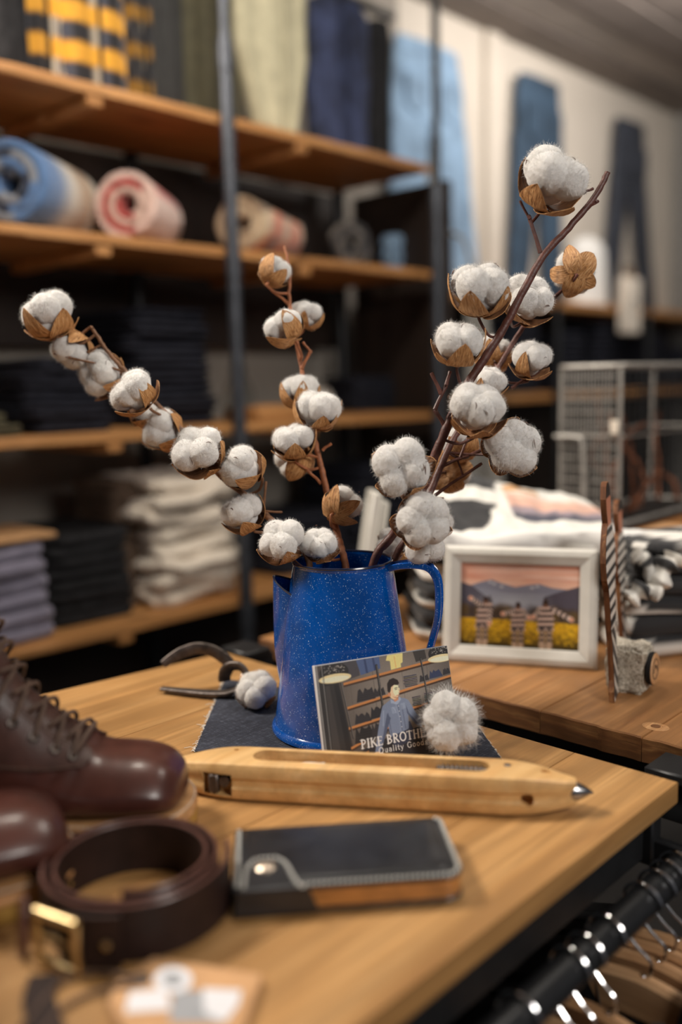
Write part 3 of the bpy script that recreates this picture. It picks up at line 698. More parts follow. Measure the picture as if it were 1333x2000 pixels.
bk = thing('wire_basket', 'grey wire mesh locker basket standing behind the striped clothes', 'basket', (bx+bw/2, by+bd/2, bz0))
rim = MB(); cor = [(bx, by), (bx+bw, by), (bx+bw, by+bd), (bx, by+bd)]
def rr(z, r):
    P = []
    for (x, y), (sx, sy), a0 in zip(cor, ((1, 1), (-1, 1), (-1, -1), (1, -1)), (PI, 1.5*PI, 0, .5*PI)):
        for k in range(5): a = a0+PI/2*k/4; P.append((x+sx*r+r*math.cos(a), y+sy*r+r*math.sin(a), z))
    return P+[P[0]]
obj('rim', MB().tube(rr(bz1, .03), .0052, 8, False), M['zinc'], bk)
obj('rim', MB().tube(rr(bz0+.006, .03), .0045, 8, False), M['zinc'], bk)
obj('rim', MB().tube(rr((bz0+bz1)/2+.02, .03), .003, 6, False), M['zinc'], bk)
for x, y in ((bx, by), (bx+bw, by), (bx+bw, by+bd), (bx, by+bd)):
    qx, qy = x+(.008 if x == bx else -.008), y+(.008 if y == by else -.008)
    obj('corner_post', MB().tube([(qx, qy, bz0), (qx, qy, bz1-.004)], .0042, 8), M['zinc'], bk)
# left side: an upright wire each; the grid of the other sides in one part
h = bz1-bz0; nv = 15
for k in range(nv):
    y = by+.02+(bd-.04)*k/(nv-1); obj('wire', MB().tube([(bx, y, bz0), (bx, y, bz1)], .0011, 5), M['zinc'], bk)
for k in range(13):
    z = bz0+.02+(h-.04)*k/12; obj('wire', MB().tube([(bx-.0024, by+.01, z), (bx-.0024, by+bd-.01, z)], .0011, 5), M['zinc'], bk)
for k in range(21):
    x = bx+.02+(bw-.04)*k/20; obj('wire', MB().tube([(x, by, bz0), (x, by, bz1)], .0009, 5), M['black_metal'], bk)
for k in range(13):
    z = bz0+.02+(h-.04)*k/12; obj('wire', MB().tube([(bx+.01, by-.0024, z), (bx+bw-.01, by-.0024, z)], .0009, 5), M['black_metal'], bk)
far = MB()
for k in range(21):
    x = bx+.02+(bw-.04)*k/20; far.tube([(x, by+bd, bz0), (x, by+bd, bz1)], .0009, 4)
    far.tube([(x, by+.01, bz0), (x, by+bd-.01, bz0)], .0009, 4)
for k in range(13):
    z = bz0+.02+(h-.04)*k/12; far.tube([(bx+.01, by+bd, z), (bx+bw-.01, by+bd, z)], .0009, 4); far.tube([(bx+bw, by+.01, z), (bx+bw, by+bd-.01, z)], .0009, 4)
for k in range(14): y = by+.02+(bd-.04)*k/13; far.tube([(bx+bw, y, bz0), (bx+bw, y, bz1)], .0009, 4)
o = obj('far_mesh', far, M['black_metal'], bk); o['kind'] = 'stuff'
hz = bz0+.17
obj('latch', MB().tube(spline([(bx-.010, by+bd-.005, hz), (bx-.012, by+bd-.05, hz), (bx-.012, by+bd-.066, hz-.010), (bx-.012, by+bd-.07, hz-.08), (bx-.012, by+bd-.07, bz0+.01)], 6), .0045, 8), M['zinc'], bk)
tag_ = MB().box((bx-.006, by+.012, bz0+.19), (.004, .016, .026), ch=.001); obj('ticket', tag_, M['beige_cloth'], bk)
rnd = random.Random(4)
dt = thing('dried_twigs', 'bundle of dried brown twigs lying inside the wire basket', 'twigs', (bx+bw/2, by+bd/2, bz0+.004))
for k in range(9):
    x0, y0 = bx+rnd.uniform(.05, bw-.05), by+rnd.uniform(.04, bd-.04); P = [Vector((x0, y0, bz0+.012))]; d = Vector((rnd.uniform(-.6, .6), rnd.uniform(-.5, .5), rnd.uniform(.5, 1))).normalized()
    for q in range(5):
        n_ = P[-1]+d*.05; n_.x = min(bx+bw-.03, max(bx+.03, n_.x)); n_.y = min(by+bd-.03, max(by+.03, n_.y)); n_.z = min(n_.z, bz1-.05); P.append(n_)
        d = (d+Vector((rnd.uniform(-.5, .5), rnd.uniform(-.5, .5), rnd.uniform(-.5, .3)))).normalized()
    obj('twig', MB().tube(spline(P, 4), [.0055-.003*q/20 for q in range(21)], 6), M['dry'], dt)

# kraft box behind the right-hand pile
p = at_d(1322, 1095, 1.62)
kb = thing('cardboard_box', 'closed kraft cardboard box behind the striped pile at the right edge', 'box', (p.x, p.y, ZT))
obj('body', MB().box((p.x, p.y, ZT+.058), (.16, .12, .115), ch=.002), M['kraft'], kb); obj('lid', MB().box((p.x, p.y, ZT+.121), (.166, .126, .012), ch=.002), M['kraft'], kb)

# striped pile on the right (folded jerseys, black with white bands) and the jerseys with the printed shirt
BLK, WHT = (.020, .020, .022), S(222, 219, 212)
def jersey(name, label, cat, c, w_, d_, h_, layers, seed, band, yaw, drape=.3, rough=1.3, group=None):
    m = folded(w_, d_, h_, layers, seed, drape, rough); C_, S_ = math.cos(yaw), math.sin(yaw); cols = []
    for q in m.v:
        u = q[0]+.018*nz(q[0]*12, q[1]*12, q[2]*20+seed); cols.append(band(u, q[1], q[2]/h_))
    m.c = cols; m.v = [(q[0]*C_-q[1]*S_+c[0], q[0]*S_+q[1]*C_+c[1], q[2]+c[2]) for q in m.v]
    return single(name, m, M['cloth_print'], label, cat, c, group)
yw = math.atan2(-.72, .69)
p = at_z(1300, 1285, ZT)
e1 = Vector((math.cos(yw), math.sin(yw), 0)); e2 = Vector((-e1.y, e1.x, 0))
pc = Vector((p.x, p.y, ZT))+e1*.035+e2*.06
gj = 'striped jerseys in the right-hand pile'
jersey('folded_jersey', 'black folded jersey with a white lower band, bottom of the right-hand pile', 'jersey', (pc.x, pc.y, ZT), .21, .13, .062, 2, 3, lambda u, y, t: WHT if t < .38 or u < -.082 else BLK, yw, group=gj)
jersey('folded_jersey', 'black folded jersey with white collar patch, middle of the right-hand pile', 'jersey', (pc.x+.0, pc.y, ZT+.063), .20, .13, .052, 2, 9, lambda u, y, t: WHT if (t < .2 and u < -.04) or u < -.09 else BLK, yw, group=gj)
def bandtop(u, y, t): return WHT if (int((u*.8+y*.55+.5)*22) % 2 == 0 and t > .3) else BLK
jersey('folded_jersey', 'crumpled black and white striped jersey, top of the right-hand pile', 'jersey', (pc.x+.01, pc.y-.005, ZT+.116), .185, .12, .055, 3, 15, bandtop, yw+.1, .5, 1.7, group=gj)
# two loose striped sleeves tumbling over the top of it
for k, (px, py, dx, dy, D) in enumerate(((1262, 1110, 40, 60, 1.29), (1300, 1120, -44, 60, 1.27), (1258, 1165, 60, -12, 1.265))):
    A, B = at_d(px-dx/2, py-dy/2, D), at_d(px+dx/2, py+dy/2, D)
    mid = (A+B)/2+Vector((0, 0, .010)); P = spline([A, mid, B], 10); n = len(P)
    m = MB().tube(P, [.014+.005*math.sin(q*.9)+.002 for q in range(n)], 14, True, (1.25, .55))
    m.c = [WHT if (q//14) % 12 < 8 else BLK for q in range(len(m.v))]
    s = obj('sleeve', m, M['cloth_print'], None); o = bpy.data.objects[[q.name for q in COL.objects if q.get('group') == gj][-1]]
    for vtx in s.data.vertices: vtx.co -= o.location
    s.parent = o

# pile behind the frame
p = at_d(1005, 1290, 1.52); pile = Vector((p.x, p.y, ZT)); yw2 = yw+.06
gp = 'striped jerseys under the printed shirt'; H = [.050, .042, .045]; z = ZT
for k, hh in enumerate(H):
    fb = (lambda u, y, t: WHT if t < .30 else BLK) if k == 0 else (lambda u, y, t: WHT if t < .38 else BLK) if k == 1 else (lambda u, y, t: WHT if (u < -.11 and t < .7) else BLK)
    jersey('folded_jersey', ['black folded jersey with white band, lowest of the pile behind the frame', 'black folded jersey with white band, middle of the pile behind the frame', 'mostly black folded jersey right under the white printed shirt'][k], 'jersey',
           (pile.x, pile.y, z), .345-.008*k, .20, hh-.001, 2, 30+k*3, fb, yw2, .25, 1.0, gp); z += hh
# the printed white shirt: white body, black stripes, a mountain print on the chest
m = folded(.33, .23, .060, 2, 41, .35, 1.4); C_, S_ = math.cos(yw2), math.sin(yw2); cols = []
m = MB(); NX, NY = 90, 70
def shirt_top(u, v):
    x = (u-.5)*.34; y = (v-.5)*.25; e = min(1, (1-abs(2*u-1)**8))*min(1, (1-abs(2*v-1)**8))
    h = .022+.118*(v**1.15)*(.40+.60*math.exp(-((u-.16)/.40)**2)) + .008*nz(x*18, y*18, 4)+.004*nz(x*50, y*40, 9)
    return x, y, max(.001, h*max(0, e)**.5)
def shirt_col(u, v):
    q = u+.05*nz(u*5, v*5, 2); 
    if .47 < u < .97 and .32 < v < .70:
        a = (v-.32)/.38; b = (u-.47)/.5
        rg = .30+.12*math.sin(b*9)+.10*nz(b*6, 3, 1)
        if a < rg*.5+.08: return S(70, 70, 84)
        if a < rg+.12: return S(146, 132, 140)
        return S(214, 170, 152) if a < .8 else S(224, 190, 172)
    if .10 < q-.25*(v-.5) < .40 and .16 < v < .50: return BLK
    if .20 < q < .46 and .66 < v < .90: return BLK
    if .48 < u < .66 and .70 < v < .80: return S(196, 150, 104)
    return WHT
m.grid(lambda u, v: (lambda q: (q[0]*C_-q[1]*S_+pile.x, q[0]*S_+q[1]*C_+pile.y, q[2]+z+.001))(shirt_top(u, v)), NX, NY, shirt_col)
R = [m.v[i] for i in range(NX+1)]+[m.v[j*(NX+1)+NX] for j in range(1, NY+1)]+[m.v[NY*(NX+1)+i] for i in range(NX-1, -1, -1)]+[m.v[j*(NX+1)] for j in range(NY-1, 0, -1)]
def off(q, s, dz):
    d = Vector((q[0]-pile.x, q[1]-pile.y, 0)); return (pile.x+d.x*s, pile.y+d.y*s, q[2]+dz)
rings = [[(q[0], q[1], q[2]) for q in R], [off(q, 1.035, .012) for q in R], [off(q, 1.05, .006) for q in R], [off(q, 1.035, .001) for q in R], [off(q, .9, .0) for q in R], [off(q, .1, .0) for q in R]]
# soft rolled hem all round
for rg in rings[1:]:
    for i, q in enumerate(rg): rg[i] = (q[0], q[1], max(z+.0006, q[2]))
m.loft(rings, False, True, col=[WHT]*(len(R)*len(rings)))
sh = thing('printed_shirt', 'white folded shirt with black stripes and a mountain print, behind the frame', 'shirt', (pile.x, pile.y, z))
obj('body', m, M['cloth_print'], sh, ang=60)
fold_ = MB(); P = []
for k in range(25):
    u = -.175+.35*k/24; y = -.118+.010*math.sin(k*.5); P.append((u*C_-y*S_+pile.x, u*S_+y*C_+pile.y, z+.020+.004*math.sin(k*.8)))
obj('front_fold', fold_.tube(P, [.006]+[.017+.003*math.sin(k*.7) for k in range(23)]+[.006], 12, True, (1, 1)), M['white_cloth'], sh)

# two thin whitish frames leaning behind the jug
for k, (xa, xb, D) in enumerate(((700, 738, 1.46), (718, 752, 1.50))):
    A = at_z(xa-8, 1130, ZT) if False else None
    b0 = at_d(xa-2, 1120, D); b0.z = ZT; t0 = at_d(xb, 968 if k == 0 else 985, D)
    L = (t0-b0); dirn = L.normalized(); ez = Vector((.705, .709, 0)); ex = dirn.cross(ez).normalized(); ez = ex.cross(dirn)
    R3 = basis(ez, ex, dirn)
    lf = thing('leaning_frame', ['thin whitish picture frame seen edge-on behind the jug, front one', 'thin whitish picture frame leaning just behind the first one'][k], 'frame', b0, group=None)
    n_ = L.length
    for cc, dd in (((0, 0, n_/2-.0), (.16, .014, n_)),):
        for (px_, pz_, sx_, sz_) in ((-.072, n_/2, .016, n_), (.072, n_/2, .016, n_), (0, .008, .128, .016), (0, n_-.008, .128, .016)):
            obj('rail', MB().box(b0+R3 @ Vector((px_+.075, 0, pz_+.004)), (sx_, .014, sz_), R3, .002), M['white_frame'], lf)
        obj('backing', MB().box(b0+R3 @ Vector((.075, .002, n_/2+.004)), (.13, .004, n_-.03), R3), M['white_frame'], lf)
# ================================================================== small drawing board for flat prints (colours go on a fine mesh grid)
class Canvas:
    def __init__(s, w, h, asp): s.w, s.h, s.asp = w, h, asp; s.a = np.zeros((h, w, 3)); yy, xx = np.mgrid[0:h, 0:w]; s.x = (xx+.5)/w*asp; s.y = (yy+.5)/h
    # coordinates: u 0..asp to the right, v 0..1 downwards
    def put(s, mask, col, al=1.0, sl=None):
        t = s.a if sl is None else s.a[sl]; m = (mask*al)[..., None]; t[:] = t*(1-m)+np.array(col)*m
    def box_of(s, x0, x1, y0, y1):
        i0 = max(0, int(x0/s.asp*s.w)-1); i1 = min(s.w, int(x1/s.asp*s.w)+2); j0 = max(0, int(y0*s.h)-1); j1 = min(s.h, int(y1*s.h)+2)
        return (slice(j0, max(j0, j1)), slice(i0, max(i0, i1)))
    def poly(s, P, col, al=1.0):
        xs = [p[0] for p in P]; ys = [p[1] for p in P]; sl = s.box_of(min(xs), max(xs), min(ys), max(ys)); X, Y = s.x[sl], s.y[sl]; m = np.zeros(X.shape, bool)
        for k in range(len(P)):
            (x1, y1), (x2, y2) = P[k], P[(k+1) % len(P)]
            if y1 == y2: continue
            m ^= ((Y < y1) != (Y < y2)) & (X < (x2-x1)*(Y-y1)/(y2-y1)+x1)
        s.put(m.astype(float), col, al, sl)
    def ell(s, cx, cy, rx, ry, col, al=1.0, soft=.0):
        sl = s.box_of(cx-rx*1.5, cx+rx*1.5, cy-ry*1.5, cy+ry*1.5); d = np.sqrt(((s.x[sl]-cx)/rx)**2+((s.y[sl]-cy)/ry)**2)
        m = (d < 1).astype(float) if soft == 0 else np.clip((1+soft-d)/(2*soft), 0, 1); s.put(m, col, al, sl)
    def line(s, P, wd, col, al=1.0):
        for (x1, y1), (x2, y2) in zip(P[:-1], P[1:]):
            sl = s.box_of(min(x1, x2)-wd, max(x1, x2)+wd, min(y1, y2)-wd, max(y1, y2)+wd); X, Y = s.x[sl], s.y[sl]; dx, dy = x2-x1, y2-y1; L = dx*dx+dy*dy or 1e-12
            t = np.clip(((X-x1)*dx+(Y-y1)*dy)/L, 0, 1); s.put((np.hypot(X-x1-t*dx, Y-y1-t*dy) < wd/2).astype(float), col, al, sl)
    def grain(s, amt, seed=1):
        r = np.random.RandomState(seed); s.a *= 1+amt*(r.rand(s.h, s.w, 1)-.5)*2
    def mesh_grid(s, mb, fn):
        """a grid with one vertex per cell; fn(u 0..1, v 0..1 downwards) -> point"""
        w_, h_ = s.w//2, s.h//2; b = s.a[:h_*2, :w_*2].reshape(h_, 2, w_, 2, 3).mean((1, 3))
        vs = []; cs = []
        for j in range(h_):
            for i in range(w_): vs.append(fn(i/(w_-1), j/(h_-1))); cs.append(b[j, i])
        fs = [(j*w_+i, (j+1)*w_+i, (j+1)*w_+i+1, j*w_+i+1) for j in range(h_-1) for i in range(w_-1)]
        mb.add(vs, fs, [tuple(c) for c in cs]); return mb
def arc(cx, cy, rx, ry, a0, a1, n=14): return [(cx+rx*math.cos(math.radians(a0+(a1-a0)*k/n)), cy+ry*math.sin(math.radians(a0+(a1-a0)*k/n))) for k in range(n+1)]
# letters: strokes in a box one unit high, v down; (points, weight)
TK, TN = .17, .085
GL = {
 'P': (.62, [([(.16, 0), (.16, 1)], TK), (arc(.22, .27, .32, .26, -90, 90), TK*.8), ([(.0, .02), (.30, .02)], TN*.7), ([(.0, .98), (.34, .98)], TN*.7)]),
 'I': (.34, [([(.17, 0), (.17, 1)], TK), ([(.02, .02), (.32, .02)], TN*.7), ([(.02, .98), (.32, .98)], TN*.7)]),
 'K': (.74, [([(.16, 0), (.16, 1)], TK), ([(.62, .0), (.20, .52)], TN), ([(.30, .42), (.68, 1)], TK), ([(0, .02), (.3, .02)], TN*.7), ([(0, .98), (.3, .98)], TN*.7)]),
 'E': (.60, [([(.14, 0), (.14, 1)], TK), ([(.02, .03), (.52, .03)], TN), ([(.14, .49), (.44, .49)], TN), ([(.02, .97), (.56, .97)], TN), ([(.52, .0), (.52, .16)], TN*.6), ([(.56, 1), (.56, .82)], TN*.6)]),
 'B': (.66, [([(.14, 0), (.14, 1)], TK), (arc(.20, .25, .28, .23, -90, 90), TK*.75), (arc(.20, .73, .34, .25, -90, 90), TK*.8), ([(.0, .02), (.22, .02)], TN*.7), ([(0, .98), (.22, .98)], TN*.7)]),
 'R': (.70, [([(.14, 0), (.14, 1)], TK), (arc(.20, .26, .30, .25, -90, 90), TK*.75), ([(.28, .5), (.64, 1)], TK), ([(.0, .02), (.22, .02)], TN*.7), ([(0, .98), (.3, .98)], TN*.7)]),
 'O': (.80, [(arc(.40, .50, .33, .49, 0, 360, 28), TK*.85)]),
 'T': (.66, [([(.33, 0), (.33, 1)], TK), ([(.02, .04), (.64, .04)], TN), ([(.03, 0), (.03, .2)], TN*.6), ([(.63, 0), (.63, .2)], TN*.6), ([(.18, .98), (.48, .98)], TN*.7)]),
 'H': (.78, [([(.15, 0), (.15, 1)], TK), ([(.62, 0), (.62, 1)], TK), ([(.15, .49), (.62, .49)], TN)]+[([(a, b), (a+.27, b)], TN*.7) for a in (.01, .49) for b in (.02, .98)]),
 'S': (.56, [(arc(.28, .25, .21, .24, -20, -270, 14)+arc(.28, .74, .22, .25, -90, 160, 14), TK*.75)]),
 'Q': (.84, [(arc(.40, .50, .33, .49, 0, 360, 28), TK*.8), ([(.45, .85), (.78, 1.2)], TK*.7)]),
 'G': (.78, [(arc(.40, .50, .32, .48, -40, -330, 24), TK*.8), ([(.68, .55), (.68, .86)], TK*.8), ([(.5, .55), (.74, .55)], TN*.7)]),
 'u': (.56, [([(.12, .36), (.12, .75)]+arc(.28, .76, .16, .22, 180, 20, 8), TN*1.3), ([(.44, .36), (.44, 1)], TN*1.4)]),
 'a': (.52, [(arc(.25, .80, .17, .19, 0, 360, 14), TN*1.2), ([(.42, .98), (.42, .55)]+arc(.25, .55, .17, .18, 0, -150, 8), TN*1.3)]),
 'l': (.28, [([(.14, .0), (.14, 1)], TN*1.4)]), 'i': (.28, [([(.14, .38), (.14, 1)], TN*1.4), ([(.14, .14), (.14, .20)], TN*1.6)]),
 't': (.36, [([(.16, .14), (.16, .88), (.22, .97), (.34, .95)], TN*1.3), ([(.02, .40), (.34, .40)], TN)]),
 'y': (.54, [([(.06, .38), (.28, .97)], TN*1.4), ([(.48, .38), (.18, 1.26), (.04, 1.26)], TN)]),
 'o': (.56, [(arc(.28, .68, .20, .31, 0, 360, 18), TN*1.3)]), 'd': (.58, [(arc(.26, .68, .18, .31, 0, 360, 16), TN*1.3), ([(.45, .0), (.45, 1)], TN*1.4)]),
 's': (.44, [(arc(.22, .53, .14, .15, -20, -270, 8)+arc(.22, .83, .15, .15, -90, 160, 8), TN*1.2)]), ' ': (.34, [])}
def write(cv, text, x, y, h, col, wid=1.0, gap=.10):
    for ch in text:
        wd, st = GL[ch]
        for P, t_ in st: cv.line([(x+p[0]*h*wid, y+p[1]*h) for p in P], t_*h, col)
        x += (wd+gap)*h*wid
    return x

def cover():
    A = 160/125.0; c = Canvas(840, 656, A); G = S
    c.a[:] = G(62, 56, 52)
    c.put(np.clip(1-np.hypot(c.x-.75, c.y-.35)/.7, 0, 1), G(122, 114, 106), .9)
    # back wall panels, left dark clothes
    for x in (.30, .52, .80, 1.05): c.line([(x, 0), (x, .8)], .004, G(70, 64, 60))
    c.poly([(0, .15), (.20, .17), (.27, .95), (0, 1)], G(40, 38, 38)); c.poly([(.06, .2), (.11, .2), (.15, 1), (.07, 1)], G(52, 49, 48)); c.poly([(.15, .2), (.19, .2), (.25, .9), (.2, .9)], G(30, 29, 30))
    # garments at the top
    c.poly([(.22, 0), (.40, 0), (.40, .15), (.24, .18)], G(56, 54, 58)); c.poly([(.38, 0), (.60, 0), (.60, .115), (.41, .15)], G(62, 76, 108)); c.poly([(.45, 0), (.47, 0), (.48, .14), (.46, .14)], G(42, 52, 82)); c.poly([(.53, 0), (.55, 0), (.56, .12), (.54, .13)], G(44, 54, 84))
    c.poly([(.68, 0), (.83, 0), (.82, .09), (.80, .10), (.80, .135), (.70, .145), (.70, .06), (.66, .05)], G(206, 172, 112)); c.poly([(.74, .02), (.75, .02), (.755, .14), (.745, .14)], G(182, 148, 92))
    c.poly([(.93, 0), (1.05, 0), (1.06, .09), (.95, .11)], G(48, 44, 42))
    # shelves
    def shelf(v0, v1, x0=.24, x1=A, th=.022):
        c.poly([(x0, v0), (x1, v1), (x1, v1+th), (x0, v0+th)], G(156, 104, 60)); c.poly([(x0, v0+th), (x1, v1+th), (x1, v1+th+.018), (x0, v0+th+.018)], G(54, 38, 28))
    def pile(x, v, wd, n, col, slope=-.0):
        for k in range(n):
            rr = random.Random(int(x*999)+k); a = v-k*.016; c.poly([(x+rr.uniform(0, .02), a), (x+wd-rr.uniform(0, .02), a-.004), (x+wd-.005, a-.013), (x+.008, a-.012)], tuple(q*rr.uniform(.6, 1.3) for q in col))
    def heap(x, v, wd, h, col):
        c.poly([(x, v)]+[(x+wd*k/8, v-h*(.55+.45*abs(math.sin(k*1.9+x*20)))) for k in range(1, 8)]+[(x+wd, v-.01)], col)
        for k in range(5): c.line([(x+wd*.1, v-h*.15*k-.01), (x+wd*.9, v-h*.15*k-.014)], .003, tuple(q*1.7 for q in col))
    shelf(.195, .095); shelf(.425, .285); shelf(.615, .475); shelf(.80, .64, .24, .70)
    D = G(38, 36, 38)
    heap(.34, .40, .18, .13, D); heap(.50, .38, .12, .09, D); heap(.30, .60, .16, .10, D); heap(.45, .58, .16, .12, G(32, 31, 34))
    heap(.28, .78, .20, .16, G(30, 29, 30)); heap(.44, .76, .14, .15, D)
    pile(.80, .335, .15, 7, G(52, 50, 54)); heap(.96, .31, .10, .07, D); heap(1.06, .295, .14, .085, G(40, 46, 66)); heap(1.20, .28, .08, .07, D)
    pile(.86, .53, .10, 6, G(44, 42, 44)); pile(.98, .515, .15, 6, G(56, 54, 56)); pile(1.12, .50, .14, 5, G(50, 48, 50)); heap(1.22, .47, .06, .06, D)
    heap(1.08, .70, .20, .12, G(44, 42, 44)); pile(.86, .66, .12, 3, G(90, 88, 86))
    # posts
    for x0, x1, wd in ((.565, .585, .022), (1.00, 1.035, .018), (.205, .27, .014)): c.line([(x0, .08), (x1, .72)], wd, G(26, 25, 26)); c.line([(x0+.004, .08), (x1+.004, .72)], .003, G(120, 116, 112))
    # table with clothes in the lower part
    c.poly([(.20, .92), (.45, .80), (.95, .72), (A, .70), (A, 1), (0, 1), (0, .97)], G(34, 34, 38))
    for k, (x, v, wd, cc) in enumerate(((.28, .94, .18, G(46, 50, 64)), (.45, .88, .2, G(28, 28, 32)), (.62, .82, .24, G(40, 44, 58)), (.8, .93, .26, G(30, 31, 38)), (1.0, .80, .2, G(48, 48, 52)))): c.poly([(x, v), (x+wd, v-.06), (x+wd+.03, v), (x+.04, v+.07)], cc)
    c.poly([(.28, .90), (.40, .86), (.40, .88), (.29, .925)], G(120, 84, 52))
    # lamps
    for cx, cy, s_ in ((.165, .085, 1.0), (1.205, .06, .92)):
        c.ell(cx, cy, .135*s_, .095*s_, G(34, 32, 32)); c.poly([(cx-.2, cy+.03), (cx+.2, cy+.0), (cx+.2, cy+.3), (cx-.2, cy+.3)], G(48, 45, 44), 0)
        c.ell(cx+.004, cy+.055*s_, .150*s_, .042*s_, G(208, 170, 130)); c.ell(cx+.004, cy+.062*s_, .130*s_, .026*s_, G(226, 196, 160))
        r_ = random.Random(3)
        for k in range(40): c.ell(cx+r_.uniform(-.09, .10), cy+r_.uniform(-.07, .0), .006, .004, G(150, 146, 140), r_.uniform(.2, .8))
    # the man: trousers, shirt, arms, head
    SH, SD, SL = G(98, 108, 128), G(66, 74, 94), G(132, 142, 160)
    c.poly([(.60, .70), (.82, .66), (.86, .80), (.64, .86)], G(42, 46, 62))
    c.poly([(.575, .475), (.66, .425), (.74, .415), (.80, .44), (.815, .56), (.80, .73), (.62, .775), (.60, .62)], SH)
    c.poly([(.575, .475), (.625, .47), (.64, .60), (.55, .80), (.50, .905), (.455, .89), (.50, .72), (.545, .56)], SH)
    c.poly([(.79, .43), (.83, .46), (.89, .60), (.965, .715), (.94, .745), (.87, .70), (.80, .58)], SH)
    c.poly([(.61, .55), (.64, .60), (.55, .80), (.52, .84)], SD); c.poly([(.80, .5), (.82, .58), (.90, .70), (.87, .70), (.80, .58)], SD)
    c.line([(.715, .44), (.735, .60), (.735, .75)], .006, SD); c.line([(.70, .45), (.72, .60), (.72, .75)], .003, SL)
    c.line([(.62, .55), (.63, .76)], .010, SD, .7); c.line([(.76, .5), (.77, .72)], .012, SD, .6); c.line([(.58, .52), (.56, .66)], .008, SL, .6); c.line([(.67, .50), (.69, .53), (.70, .56)], .004, SL)
    c.poly([(.655, .50), (.70, .50), (.70, .56), (.66, .565)], SL, .35); c.poly([(.75, .48), (.79, .475), (.795, .53), (.755, .54)], SL, .35)
    c.poly([(.66, .42), (.70, .455), (.72, .44), (.75, .41), (.76, .44), (.72, .485), (.66, .46)], SL, .8)
    for k in range(5): c.ell(.727+.002*k, .50+.05*k, .004, .004, G(180, 180, 180))
    SK, SKD = G(206, 160, 130), G(160, 112, 86)
    c.poly([(.665, .40), (.74, .39), (.735, .44), (.70, .455)], SKD)
    c.ell(.700, .355, .050, .075, SK); c.ell(.725, .345, .032, .055, G(226, 184, 154)); c.ell(.655, .375, .014, .022, SKD)
    c.poly([(.64, .34), (.645, .27), (.67, .235), (.71, .225), (.75, .25), (.762, .285), (.742, .30), (.71, .292), (.68, .31), (.668, .35), (.655, .365)], G(34, 28, 26))
    c.line([(.712, .327), (.735, .322)], .007, G(60, 44, 36)); c.line([(.748, .322), (.758, .322)], .006, G(60, 44, 36)); c.line([(.715, .340), (.733, .337)], .006, G(50, 36, 30)); c.line([(.745, .33), (.756, .372), (.742, .376)], .004, SKD)
    c.line([(.722, .398), (.748, .394)], .006, G(160, 90, 78)); c.poly([(.68, .40), (.71, .425), (.735, .425), (.735, .415), (.70, .405)], G(120, 88, 70), .6)
    c.ell(.472, .905, .032, .016, SK); c.ell(.958, .735, .030, .016, SK); c.line([(.45, .91), (.49, .915)], .005, SKD)
    c.a = np.clip(c.a*1.9, 0, .9); c.grain(.16, 5)
    # spine crease and lettering
    c.line([(.058, 0), (.058, 1)], .006, G(150, 148, 146), .8); c.line([(.066, 0), (.066, 1)], .004, G(22, 22, 22)); c.line([(.012, 0), (.012, 1)], .008, G(200, 198, 194), .7)
    T = G(246, 244, 240)
    write(c, 'PIKE BROTHERS', .330, .752, .082, T, 1.0, .075)
    write(c, 'Quality Goods', .49, .856, .054, T, 1.05, .14)
    return c
